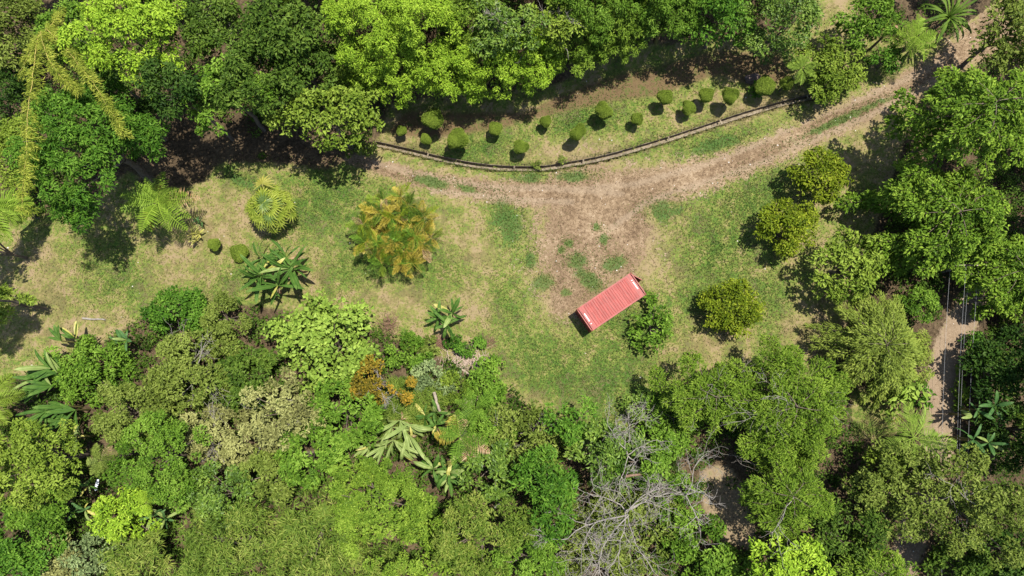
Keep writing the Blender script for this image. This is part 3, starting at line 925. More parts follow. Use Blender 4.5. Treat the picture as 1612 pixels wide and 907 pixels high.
# ------------------------------------------------------------------ single big leaves: meshes shared by all plants
def paddle_mesh(name, bend, wid, seed, torn=.0):
    """banana-like leaf along +x, length 1, arching"""
    r = np.random.default_rng(seed); n = 10
    t = np.linspace(0, 1, n); x = np.zeros(n); z = np.zeros(n); a = .0
    for i in range(1, n):
        a = -bend * (t[i] ** 1.4) 
        x[i] = x[i - 1] + math.cos(a) / (n - 1); z[i] = z[i - 1] + math.sin(a) / (n - 1)
    w = wid * np.clip(np.sin(np.clip((t - .10) / .9, 0, 1) * math.pi) ** .55, .0, 1)
    w[0] = .012; w[1] = .03; w[-1] = .01
    V, Q, T = [], [], []
    for i in range(n):
        dz = .22 * w[i]
        jl, jr = (1 - torn * r.random()), (1 - torn * r.random())
        V += [(x[i], w[i] * jl, z[i] + dz - .35 * w[i] * bend * t[i]), (x[i], w[i] * .45, z[i] + dz * .8), (x[i], 0, z[i]), (x[i], -w[i] * .45, z[i] + dz * .8), (x[i], -w[i] * jr, z[i] + dz - .35 * w[i] * bend * t[i])]
        b = .5 + .2 * r.normal()
        T += [b, b - .05, b + .35, b - .05, b]
    for i in range(n - 1):
        for k in range(4):
            Q.append((i * 5 + k, (i + 1) * 5 + k, (i + 1) * 5 + k + 1, i * 5 + k + 1))
    return np_mesh(name, np.array(V), quads=Q, tint=np.clip(T, 0, 1), smooth=False)

def frond_mesh(name, bend, seed, npin=20, plen=.30, pw=.035, vee=.2, sweep=.35, ragged=.1, base=.10, dr_=.25):
    """pinnate frond along +x, length 1"""
    r = np.random.default_rng(seed); n = 12
    t = np.linspace(0, 1, n); x = np.zeros(n); z = np.zeros(n)
    for i in range(1, n):
        a = -bend * t[i] ** 1.2
        x[i] = x[i - 1] + math.cos(a) / (n - 1); z[i] = z[i - 1] + math.sin(a) / (n - 1)
    V, Q = tubes([(np.stack([x, 0 * x, z], 1), np.linspace(.014, .004, n))], 4)
    V = list(map(tuple, V)); Q = [tuple(q) for q in Q]; T = [.75] * len(V)
    for k in range(npin):
        f = base + (1 - base) * (k + .5) / npin
        bx, bz = np.interp(f, t, x), np.interp(f, t, z)
        ln = plen * (math.sin(min(max((f - base) / (1 - base), .03), .985) * math.pi) ** .55) * r.uniform(1 - ragged, 1 + ragged)
        ln *= .55 + .45 * (1 - f) if f > .6 else 1
        for s in (-1, 1):
            sw = sweep * (.6 + .8 * f) + r.normal(0, .05)
            d = Vector((math.sin(sw), s * math.cos(sw), vee)).normalized()
            p0 = Vector((bx, 0, bz)); p1 = p0 + d * ln * .5; p2 = p0 + d * ln - Vector((0, 0, dr_ * ln))
            wv = Vector((math.cos(sw), -s * math.sin(sw), 0)) * pw * .5
            b0 = len(V)
            V += [tuple(p0 - wv * .6), tuple(p0 + wv * .6), tuple(p1 + wv), tuple(p1 - wv), tuple(p2)]
            Q.append((b0, b0 + 1, b0 + 2, b0 + 3) if s > 0 else (b0 + 3, b0 + 2, b0 + 1, b0))
            Q.append((b0 + 3, b0 + 2, b0 + 4, b0 + 4))
            tt = .45 + .15 * r.normal()
            T += [tt, tt, tt + .05, tt + .05, tt + .15]
    quads = [q for q in Q if q[2] != q[3]]; tris = [q[:3] for q in Q if q[2] == q[3]]
    return np_mesh(name, np.array(V), quads=quads, tris=tris, tint=np.clip(T, 0, 1))

def fan_mesh(name, seed, nseg=11, arc=4.2):
    """pleated fan leaf: petiole along +x then a fan of radius ~0.5"""
    r = np.random.default_rng(seed)
    V, Q, T = [], [], []
    pv, pq = tubes([(np.array([[0, 0, 0], [.4, 0, .04], [.76, 0, .0]]), np.array([.016, .013, .01]))], 4)
    V += list(map(tuple, pv)); Q += [tuple(q) for q in pq]; T += [.6] * len(pv)
    tris = []
    for k in range(nseg):
        a = -arc / 2 + arc * (k + .5) / nseg; hw = arc / nseg * .5
        ln = .34 * (.72 + .28 * math.cos(a * .55)) * r.uniform(.92, 1.06)
        def pt(rad, an, up):
            bx, bz = rad * math.cos(an), up - 1.0 * rad ** 2
            return (.76 + bx * .5 + bz * .866, rad * math.sin(an), -bx * .866 + bz * .5)
        b0 = len(V)
        V += [(.76, 0, 0), pt(ln * .5, a - hw * .9, -.010), pt(ln * .55, a, .016), pt(ln * .5, a + hw * .9, -.010), pt(ln, a, -.03)]
        tris += [(b0, b0 + 1, b0 + 2), (b0, b0 + 2, b0 + 3), (b0 + 1, b0 + 4, b0 + 2), (b0 + 2, b0 + 4, b0 + 3)]
        tt = .5 + .12 * r.normal()
        T += [.0, tt - .35, tt - .1, tt - .35, tt + .5]
    return np_mesh(name, np.array(V), quads=Q, tris=tris, tint=np.clip(T, 0, 1))

M_GOLD = leaf_mat('golden_frond', (.15, .130, .014), (.28, .225, .030), (.40, .33, .08), .3, .2)
M_DEADLEAF = leaf_mat('withered_leaf', (.10, .055, .025), (.24, .15, .08), (.42, .32, .20), .2, .1, .8)
M_YELLEAF = leaf_mat('yellow_leaf', (.20, .20, .03), (.32, .30, .07), (.44, .40, .14), .3, .3)
M_BANANA = leaf_mat('banana_leaf', (.024, .066, .010), (.050, .108, .016), (.100, .165, .034), .3, .1, .6)
M_BANPALE = leaf_mat('pale_banana_leaf', (.110, .160, .040), (.170, .225, .060), (.260, .310, .110), .3, .15, .55)
M_BANDEEP = leaf_mat('deep_banana_leaf', (.025, .070, .018), (.048, .110, .028), (.090, .160, .050), .25, .15, .55)
M_FAN = leaf_mat('fan_leaf', (.120, .165, .018), (.270, .315, .045), (.42, .44, .12), .35, .1)
M_FANDEEP = leaf_mat('fan_leaf_green', (.070, .120, .025), (.130, .190, .040), (.210, .270, .070), .35, .35)

def mats(base, key, mat, cache={}):
    """one mesh copy per material so that leaves can share data"""
    k = (base.name, mat.name)
    if k not in cache:
        m = base.copy(); m.materials.clear(); m.materials.append(mat); m.name = base.name + '_' + mat.name
        cache[k] = m
    return cache[k]

PADDLE = [paddle_mesh('paddle_leaf', b, w, 3 + i, t) for i, (b, w, t) in enumerate([(.5, .115, .1), (.9, .12, .22), (1.4, .12, .28), (1.9, .115, .38), (.7, .09, .1)])]
FERNF = [frond_mesh('fern_frond', b, 20 + i, 17, .31, .034, .05, .30, .1, .08, .15) for i, b in enumerate((.7, 1.0, 1.4))]
PALMF = [frond_mesh('palm_frond', b, 30 + i, 24, .34, .022, .28, .55, .12, .16, .5) for i, b in enumerate((.9, 1.3, 1.8))]
CANEF = [frond_mesh('cane_frond', b, 40 + i, 12, .36, .052, .35, .60, .12, .14, .35) for i, b in enumerate((.7, 1.0, 1.5))]
FANF = [fan_mesh('fan_leaf', 50 + i) for i in range(3)]
STRAP = [paddle_mesh('strap_leaf', b, .035, 60 + i) for i, b in enumerate((1.0, 1.7, 2.4))]

def put_leaf(name, me, mat, root, loc, az, el, ln, roll=0.0, wid=1.0):
    o = obj(name, mats(me, 0, mat), None, root)
    o.location = loc
    R = Euler((0, 0, az)).to_matrix() @ Euler((0, -el, 0)).to_matrix() @ Euler((roll, 0, 0)).to_matrix()
    o.rotation_euler = R.to_euler()
    o.scale = (ln, ln * wid, ln)
    return o

def stem_part(root, paths, mat=None, sides=6, name='stem'):
    V, Q = tubes(paths, sides)
    return obj(name, np_mesh(name, V, quads=Q, smooth=True), mat or M_STEM, root)

def tree_fern(px, py, r, h, label, n=17, pal=None, seed=1, old=2, group=None, name='tree_fern', arc=None, cat='fern'):
    R = random.Random(seed)
    root, p = plant_root(name, label, cat, px, py, h, group)
    ln = px2m(r, h) * 1.12
    stem_part(root, [(np.array([[0, 0, -.3], [.05, .02, h * .5], [0, 0, h]]), np.array([.14, .11, .12]))], M_BARK, 7, 'trunk')
    for k in range(n):
        az = k * 2.39996 + R.gauss(0, .28)
        if arc:
            az = R.uniform(*arc)
        f = k / n
        el = math.radians(12 + 34 * (1 - f) ** 1.3 + R.gauss(0, 4))
        m = pal or MAT['fern']
        if k >= n - old:
            m = M_DEADLEAF if R.random() < .5 else M_GOLD; el = math.radians(R.uniform(-5, 8))
        put_leaf('frond', R.choice(FERNF), m, root, (.06 * math.cos(az), .06 * math.sin(az), h + .02 - .05 * f), az, el, ln * R.uniform(.68, 1.12) * (.75 + .25 * f), R.gauss(0, .2))
    return root

def palm(px, py, r, h, label, n=14, mat=None, seed=1, meshes=None, arc=None, name='palm_tree', group=None, elr=(50, -5), cat='palm', alt=None, alt_p=0.0):
    R = random.Random(seed)
    root, p = plant_root(name, label, cat, px, py, h, group)
    ln = px2m(r, h) * 1.15
    stem_part(root, [(np.array([[R.gauss(0, .3), R.gauss(0, .3), -.3], [.05, .1, h * .5], [0, 0, h]]), np.array([.16, .12, .10]))], M_BARK, 7, 'trunk')
    for k in range(n):
        az = k * 2.39996 + R.gauss(0, .15)
        if arc:
            az = arc[0] + (arc[1] - arc[0]) * (k + .5) / n + R.gauss(0, .08)
        el = math.radians(elr[0] + (elr[1] - elr[0]) * (k + .5) / n + R.gauss(0, 5))
        m = (mat or MAT['fern']) if R.random() >= alt_p else alt
        put_leaf('frond', R.choice(meshes or PALMF), m, root, (0, 0, h), az, el, ln * R.uniform(.85, 1.08), R.gauss(0, .3))
    return root

def banana(px, py, r, h, label, stems=2, leaves=8, seed=1, mat=None, pale=.15, name='banana_plant', group=None, spread=.35, arc=None, elr=(65, 8), meshes=None, dead=0, wid=1.0, cat='plant', droop=False):
    R = random.Random(seed)
    root, p = plant_root(name, label, cat, px, py, h * .8, group)
    ln0 = px2m(r, h) * (1 - spread * .75)
    mat = mat or M_BANANA
    for s in range(stems):
        a = s * 2.4 + R.random(); d = 0 if stems == 1 else spread * px2m(r, h) * R.uniform(.55, 1.1)
        bx, by = d * math.cos(a), d * math.sin(a); hs = h * R.uniform(.62, .85)
        stem_part(root, [(np.array([[bx * .7, by * .7, -.2], [bx * .9, by * .9, hs * .5], [bx, by, hs]]), np.array([.11, .09, .05]))])
        for k in range(leaves):
            az = (k * 2.39996 + a + R.gauss(0, .25)) if not arc else R.uniform(*arc)
            f = (k + .5) / leaves
            el = math.radians(elr[0] + (elr[1] - elr[0]) * f + R.gauss(0, 13))
            m = mat if R.random() > pale else R.choice([M_BANPALE, M_YELLEAF, M_BANPALE])
            me = R.choice(meshes or PADDLE[:4])
            put_leaf('leaf', me, m, root, (bx, by, hs - .05 * k * .3), az, el, ln0 * R.uniform(.6, 1.12), R.gauss(0, .5), wid)
        for k in range(dead):
            az = R.uniform(0, 6.28)
            put_leaf('leaf', PADDLE[3], M_DEADLEAF, root, (bx, by, hs * .8), az, math.radians(-30), ln0 * R.uniform(.6, .9), R.gauss(0, .4))
    return root

# ================================================================== placing: clipped bushes
TOPI = []
def topiary_mesh(seed, flat, n=11000):
    r = np.random.default_rng(seed)
    u = nrmz(rvec(n, r))
    # cushion: squared-off ball with a flattened top
    e = (np.abs(u[:, 0]) ** 2.6 + np.abs(u[:, 1]) ** 2.6) ** (1 / 2.6)
    k = 1 / (e ** 3 + (np.abs(u[:, 2]) / 1.0) ** 3) ** (1 / 3)
    ph = r.uniform(0, 6.28, 3)
    lum = 1 + .10 * np.sin(u[:, 0] * 4 + ph[0]) + .09 * np.sin(u[:, 1] * 5 + ph[1]) + .06 * np.sin(u[:, 2] * 7 + u[:, 0] * 6 + ph[2])
    pos = u * (k * lum * r.uniform(.86, 1.05, n))[:, None] * np.array([1, 1, flat])
    nr = u + np.array([0, 0, .5]) + rvec(n, r) * .4; dr = rvec(n, r) + u * .8
    L = r.uniform(.08, .15, n)
    return leaf_mesh('clipped_crown', pos, nr, dr, L, L * .6, np.clip(.5 + .2 * r.standard_normal(n) + .1 * np.sin(pos[:, 0] * 4), 0, 1))
for s, fl in ((1, .62), (2, .75), (3, .9)):
    TOPI.append((topiary_mesh(s, fl), fl))
M_CORE = plain_mat('twiggy_core', (.05, .07, .018), (.09, .12, .03), 8, .95)
def core_mesh(fl):
    mb = MB(); n, m = 8, 5
    for i in range(m + 1):
        a = -math.pi / 2 + math.pi * i / m
        for k in range(n):
            t = k * 2 * math.pi / n
            mb.v.append((.84 * math.cos(a) * math.cos(t), .84 * math.cos(a) * math.sin(t), .84 * fl * math.sin(a)))
    for i in range(m):
        for k in range(n):
            mb.f.append((i * n + k, i * n + (k + 1) % n, (i + 1) * n + (k + 1) % n, (i + 1) * n + k))
    return mb.mesh('twig_core', True)
CORES = [core_mesh(fl) for _, fl in TOPI]
def topiary(px, py, r, h, kind, label, group='clipped bushes on the bank above the drain'):
    me, fl = TOPI[kind]
    h = h * 1.12 + .1
    R = px2m(r, h) * .88
    hc = h - R * fl
    root, p = plant_root('clipped_bush', label, 'bush', px, py, hc + .3 * R * fl, group, random.uniform(0, 6.28))
    stem_part(root, [(np.array([[0, 0, -.2], [.03, 0, hc * .5], [0, 0, hc]]), np.array([.07, .05, .05]))], M_BARK, 6, 'trunk')
    o = obj('crown', me, MAT['topiary'], root); o.location = (0, 0, hc); o.scale = (R * random.uniform(.92, 1.12), R * random.uniform(.88, 1.05), R); o.rotation_euler = (random.gauss(0, .09), random.gauss(0, .09), 0)
    o2 = obj('twig_core', CORES[kind], M_CORE, root); o2.location = (0, 0, hc); o2.scale = (R * .88, R * .88, R * .9)
BANKL = 'small round clipped bush on the shaded bank north of the drain'
topiary(682, 186, 18, 2.9, 0, 'broad clipped bush with worn top beside the bamboo edge, west end of bank')
topiary(720, 218, 17, 2.6, 1, 'largest smooth green clipped ball on trunk, its shadow falling across the drain')
topiary(632, 205, 9.5, 1.5, 0, 'tiny clipped bush nearest the west end of the drain')
topiary(670, 218, 10, 1.2, 0, 'low lopsided clipped bush in front of the broad worn one')
topiary(780, 202, 11, 1.6, 0, 'sparse low clipped bush half in shade east of the largest ball')
topiary(820, 230, 11.5, 1.9, 1, 'bright clipped bush standing lowest on the bank near the drain bend')
topiary(859, 190, 10, 1.5, 1, BANKL)
topiary(910, 207, 12.5, 2.4, 2, 'tall bright lime clipped bush of egg shape on the sunny bank')
topiary(951, 173, 13, 2.3, 2, 'tall dull green clipped bush shaded by the bamboo')
topiary(1003, 187, 10.5, 1.5, 0, 'small flat clipped cushion bush on the sunlit strip of bank')
topiary(1048, 152, 14, 2.1, 0, 'wide dark clipped bush in the middle of the shaded bank')
topiary(1084, 169, 11, 1.6, 1, BANKL)
topiary(1113, 149, 13, 2.0, 0, 'dim clipped bush in full shade left of a sun streak')
topiary(1151, 150, 14.5, 2.4, 1, 'sunlit round clipped bush beside the narrow sun streak')
topiary(1206, 134, 16, 2.3, 0, 'large clipped bush with leafy saplings at its foot beside boulder')
topiary(1239, 130, 12, 1.9, 0, 'clipped bush tucked under the yellow green roadside tree')
topiary(336, 385, 11, 1.2, 0, 'small clipped bush on lawn beside the big tree fern', 'clipped bushes on the lawn')
topiary(376, 397, 14, .8, 0, 'wide low clipped bush on lawn beside the banana clump', 'clipped bushes on the lawn')

# ================================================================== placing: trees and shrubs
# --- clearing, right side
tree('broad', 1296, 274, 46, 44, 4.6, 'yolive', 'rounded dense citrus tree nearest the dirt road on the lawn edge', 'citrus_tree', npuff=100, L=.26, pr=.22, lai=4.2, lump=.06)
tree('broad', 1242, 357, 47, 44, 4.2, 'yolive', 'rounded yellow green citrus tree between the other citrus and grey branched tree', 'citrus_tree', npuff=100, L=.24, pr=.22, lai=4.2, lump=.06)
tree('broad', 1153, 484, 48, 43, 3.6, 'yolive', 'lone yellow olive citrus tree on open grass east of container', 'citrus_tree', npuff=100, L=.24, pr=.22, lai=4.2, lump=.06)
tree('broad', 1342, 414, 54, 54, 6, 'ygreen', 'pale tipped bushy tree between citrus trees and the tall spreading tree', npuff=60, L=.3, pr=.25, hole=.12)
tree('broad', 1026, 514, 31, 40, 2.6, 'mid', 'small loose leafy tree close beside the red container', 'young_tree', npuff=30, L=.34, pr=.26, lai=2.3, hole=.15, lump=.3)
# --- tall spreading trees on the right
G_TALL = 'tall spreading trees on the right'
tree('spray', 1545, 175, 120, 100, 13, 'spread', 'tall spreading tree with tiered bright green branches beside upper road bend', 'spreading_tree', group=G_TALL, nb=34, L=.34, Wr=.5, width=.10, droop=.26, rise=.14, levels=6, depth=1.1, thick=.035, sub=1, lai=3.6)
tree('spray', 1496, 340, 128, 112, 9.5, 'spread', 'tall spreading tree with fingered branches reaching over the shaded lawn edge', 'spreading_tree', group=G_TALL, nb=36, L=.34, Wr=.5, width=.095, droop=.28, rise=.12, levels=6, depth=1.0, thick=.035, sub=1, lai=3.6)
tree('spray', 1602, 428, 84, 82, 7, 'spread', 'tall spreading tree above the lower dirt track and cables', 'spreading_tree', group=G_TALL, nb=30, L=.32, Wr=.5, width=.12, droop=.3, rise=.12, levels=5, depth=.8, thick=.045, sub=1, lai=3.4)
tree('spray', 1391, 543, 82, 98, 7, 'weep', 'drooping bamboo thicket with trailing feathery canes beside lower dirt track', 'bamboo_thicket', 'bamboo', nb=60, L=.34, Wr=.22, width=.10, droop=.5, rise=.3, levels=4, depth=.8, align=.8, thick=.05, lai=3.4)
# --- feathery lime tree, bottom right
G_F = 'feathery trees at the lower right'
tree('spray', 1125, 625, 90, 62, 8, 'lime2', 'feathery lime green tree with pale twigs at south edge of lawn', 'feathery_tree', group=G_F, nb=26, L=.28, Wr=.3, width=.15, droop=.2, rise=.12, levels=4, depth=.8, thick=.05, sub=2, lai=3.2, dead=4)
tree('spray', 1250, 640, 105, 105, 10, 'lime2', 'largest feathery lime green tree between the lawn and lower dirt track', 'feathery_tree', group=G_F, nb=32, L=.28, Wr=.3, width=.13, droop=.22, rise=.14, levels=5, depth=.8, thick=.05, sub=2, lai=3.4, dead=5)
tree('spray', 1245, 780, 70, 78, 9, 'lime2', 'feathery green tree beside the bare tan clearing', 'feathery_tree', group=G_F, nb=26, L=.28, Wr=.3, width=.15, droop=.25, rise=.1, levels=4, depth=.8, thick=.05, sub=2, lai=3.2, dead=3)
tree('spray', 1060, 660, 50, 50, 5, 'mid', 'dark green low tree under the feathery tree at lawn edge', nb=26, L=.3, Wr=.4, width=.22, levels=3, depth=.5, sub=2, lai=3)
# --- bottom right
tree('broad', 1535, 795, 90, 78, 9, 'olive', 'airy olive green tree with separate leaf tufts below the cables', npuff=70, L=.32, pr=.17, lai=2.3, hole=.15, lump=.3, dead=3)
tree('broad', 1425, 780, 75, 70, 7.5, 'olive', 'half shaded olive tree between feathery tree and airy tree', npuff=60, L=.3, pr=.2, lai=2.6, hole=.15)
tree('broad', 1330, 850, 55, 60, 6, 'dark', 'dark shaded tree south of the feathery trees', npuff=40, L=.3, pr=.28)
tree('broad', 1245, 895, 62, 42, 8, 'lime', 'bright lime tree at the south end of the tan clearing', npuff=50, L=.28, pr=.22)
tree('spray', 1385, 905, 60, 45, 7, 'lime2', 'soft green feathery tree beside the southern end of dirt track', 'feathery_tree', nb=30, L=.3, Wr=.35, width=.2, levels=3, depth=.6, sub=2)
tree('broad', 1420, 735, 45, 35, 4.5, 'ygreen', 'bushy yellow green shrub at the foot of the small palm', 'leafy_shrub', 'shrub', npuff=36, L=.28, pr=.25)
tree('broad', 1541, 562, 16, 50, 1.6, 'rich', 'dense roadside shrub along the east edge of lower dirt track', 'leafy_shrub', 'shrub', npuff=30, L=.3, pr=.3)
tree('broad', 1514, 622, 9, 34, 1.2, 'lime2', 'low bright shrub strip on the track verge under the cables', 'leafy_shrub', 'shrub', npuff=24, L=.28, pr=.3)
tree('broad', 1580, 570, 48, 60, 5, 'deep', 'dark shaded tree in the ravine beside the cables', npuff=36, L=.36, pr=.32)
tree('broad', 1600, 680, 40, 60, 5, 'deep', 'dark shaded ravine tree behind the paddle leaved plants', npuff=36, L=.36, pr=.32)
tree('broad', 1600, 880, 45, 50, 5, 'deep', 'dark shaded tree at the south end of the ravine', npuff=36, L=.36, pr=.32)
tree('broad', 1515, 890, 55, 40, 5, 'dark', 'dull green shrub below the airy olive tree', 'leafy_shrub', 'shrub', npuff=36, L=.32, pr=.3)
tree('broad', 1422, 612, 26, 40, 3.0, 'pale', 'pale broad leaved ornamental shrub beside the dirt track', 'leafy_shrub', 'shrub', npuff=28, L=.6, Wr=.45, pr=.3, lai=2.6)
tree('broad', 1456, 622, 11, 24, 1.8, 'rich', 'small glossy shrub on the track edge beside the pale ornamental', 'leafy_shrub', 'shrub', npuff=14, L=.4, pr=.35, lai=2.6)
tree('broad', 1452, 478, 30, 26, 3.2, 'mid', 'leafy shrub between the bamboo thicket and the tall spreading tree', 'leafy_shrub', 'shrub', npuff=36, L=.28, pr=.25)
tree('broad', 1448, 560, 18, 34, 2.4, 'weep', 'narrow leafy fringe between bamboo thicket and dirt track', 'leafy_shrub', 'shrub', npuff=26, L=.3, Wr=.25, pr=.28)
# --- top right
tree('broad', 1228, 30, 66, 58, 9, 'glossy', 'dense dark glossy tree at the top of the bank', rz=4.4, npuff=70, L=.28, pr=.24, lai=4)
tree('broad', 1140, 18, 52, 44, 9, 'rich', 'round green tree between bamboo edge and dark glossy tree', rz=4.0, npuff=44, L=.28, pr=.28)
tree('broad', 1310, 102, 62, 50, 5, 'ygreen', 'yellow green roadside tree overhanging the end of the drain', npuff=60, L=.26, pr=.22, lai=3.2, hole=.1, lump=.25)
tree('broad', 1372, 32, 46, 42, 5.5, 'mid', 'olive green roundish shrub beside the pale tree fern', 'leafy_shrub', 'shrub', npuff=40, L=.28, pr=.25)
tree('broad', 1400, 88, 26, 20, 3, 'rich', 'small leafy shrub below the pale tree fern', 'leafy_shrub', 'shrub', npuff=20, L=.3, pr=.32)
tree('broad', 1592, 50, 42, 75, 9, 'olive', 'tall olive tree at the shaded head of the dirt road', npuff=50, L=.3, pr=.25)
tree('broad', 1300, 130, 22, 22, 2.2, 'mid', 'low bush at the end of the drain under the roadside tree', 'leafy_shrub', 'shrub', npuff=18, L=.26, pr=.33)
tree('broad', 1193, 142, 11, 12, 1.2, 'rich', 'leafy saplings at the foot of a large clipped bush', 'sapling', 'plant', npuff=10, L=.28, pr=.4, lai=2.2)
# --- the bamboo wall along the north, its eastern shade put into duller leaf colours
G_B = 'bamboo thickets along the north edge'
for i, (px, py, rx, ry, h, pal, lab) in enumerate([
    (575, 35, 75, 62, 12, 'lime', 'sunlit lime bamboo thicket north of the yellow green tree'),
    (660, 25, 70, 60, 12, 'lime', 'bright lime bamboo thicket between the two bare twigged crowns'),
    (612, 98, 72, 52, 9.5, 'lime', 'lime bamboo thicket leaning over the west end of the bank'),
    (690, 102, 62, 50, 9, 'lime', 'lime bamboo thicket overhanging the broad worn clipped bush'),
    (760, 98, 62, 55, 8.5, 'lime', 'lime bamboo thicket overhanging the largest clipped ball'),
    (830, 82, 60, 54, 9, 'lime', 'green bamboo thicket overhanging the bank by the bright low clipped bush'),
    (903, 52, 62, 52, 8, 'lime2', 'green bamboo thicket at the bank behind the egg shaped bush'),
    (978, 30, 64, 50, 8, 'lime2', 'shaded bamboo thicket at the middle of the bank'),
    (1052, 14, 64, 50, 8.5, 'mid', 'dim bamboo thicket next to the round green tree'),
    (560, 100, 40, 50, 8, 'lime2', 'half shaded bamboo thicket west of the lime ones'),
    (735, 20, 52, 50, 10, 'lime2', 'green bamboo thicket under the glossy leaved tree with hanging twigs'),
    (925, 0, 60, 50, 11, 'mid', 'bamboo thicket behind the sparse yellow dotted tree'),
    (1012, -18, 62, 46, 11, 'mid', 'dim bamboo thicket behind the shaded middle of the bank')]):
    tree('broad', px, py, rx, ry, h, pal, lab, 'bamboo_thicket', 'bamboo', G_B, npuff=120, L=.25, Wr=.30, pr=.16, lai=4.0, flat=.9, lump=.10, shade_var=.1, vary=0, rz=min(h * .47, 4.7), bark=M_STEM)
tree('broad', 800, 30, 70, 45, 11, 'glossy', 'glossy leaved tree with bare hanging twigs above the bamboo', npuff=46, L=.34, pr=.22, lai=2.2, hole=.2, lump=.3, dead=7)
tree('broad', 880, 35, 50, 42, 10, 'ygreen', 'sparse yellow dotted tree with grey twigs above the bamboo', npuff=40, L=.32, pr=.22, lai=2.0, hole=.25, dead=6)
tree('broad', 508, 176, 92, 46, 10, 'ygreen', 'broad yellow green tree hanging over the shaded west road', rz=2.8, npuff=75, L=.32, pr=.19, lai=3.2, hole=.08, lump=.25)
tree('broad', 565, 228, 30, 22, 3.0, 'olive', 'drooping dull branches at the foot of the broad yellow green tree', 'leafy_shrub', 'shrub', npuff=24, L=.3, pr=.3, lai=2.4, dead=3)
# --- north-west forest, its shade partly painted in by dark leaf palettes
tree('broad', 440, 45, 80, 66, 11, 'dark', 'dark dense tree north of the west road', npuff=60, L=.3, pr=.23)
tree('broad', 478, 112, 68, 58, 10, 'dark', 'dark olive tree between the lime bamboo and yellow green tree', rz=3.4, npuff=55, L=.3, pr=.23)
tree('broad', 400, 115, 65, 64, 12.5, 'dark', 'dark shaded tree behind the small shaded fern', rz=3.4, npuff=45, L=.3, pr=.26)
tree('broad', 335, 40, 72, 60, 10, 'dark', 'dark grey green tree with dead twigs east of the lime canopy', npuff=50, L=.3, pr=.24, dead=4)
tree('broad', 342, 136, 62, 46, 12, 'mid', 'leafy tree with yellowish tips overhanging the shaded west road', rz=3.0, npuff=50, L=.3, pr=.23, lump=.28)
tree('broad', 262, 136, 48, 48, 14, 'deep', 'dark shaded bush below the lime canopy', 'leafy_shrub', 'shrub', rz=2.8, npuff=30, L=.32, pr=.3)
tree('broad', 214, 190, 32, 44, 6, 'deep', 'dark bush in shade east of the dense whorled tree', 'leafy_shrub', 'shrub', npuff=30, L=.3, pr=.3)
tree('broad', 192, 50, 96, 74, 15.5, 'lime', 'bright lime flat topped tree in the north-west forest', npuff=85, L=.3, pr=.2, lai=4, flat=.55, lump=.3, rz=4.2, shade_var=.1)
tree('broad', 95, 42, 49, 52, 11, 'mid', 'soft mid green tree beside the bright lime flat topped tree', npuff=45, L=.28, pr=.24)
tree('broad', 158, 108, 39, 30, 8, 'glossy', 'umbrella leaved tree with rosettes below the lime canopy', 'umbrella_tree', npuff=16, L=.75, Wr=.3, pr=.26, lai=3.0)
tree('broad', 122, 222, 112, 116, 13.5, 'rich', 'dense dark green whorled tree west of the big tree fern', npuff=130, L=.34, Wr=.36, pr=.16, lai=4.2, lump=.1, rz=4.2, shade_var=.12)
tree('broad', 18, 30, 56, 70, 8, 'olive', 'dull olive tree in the north-west corner', npuff=45, L=.3, pr=.26)
tree('broad', 10, 130, 42, 70, 6, 'deep', 'dark shaded tree behind the yellow bamboo plume', npuff=40, L=.32, pr=.28)
tree('broad', 12, 235, 34, 70, 6.5, 'ygreen', 'yellow green shrub between the yellow bamboo plume and forest', 'leafy_shrub', 'shrub', npuff=40, L=.3, pr=.26)
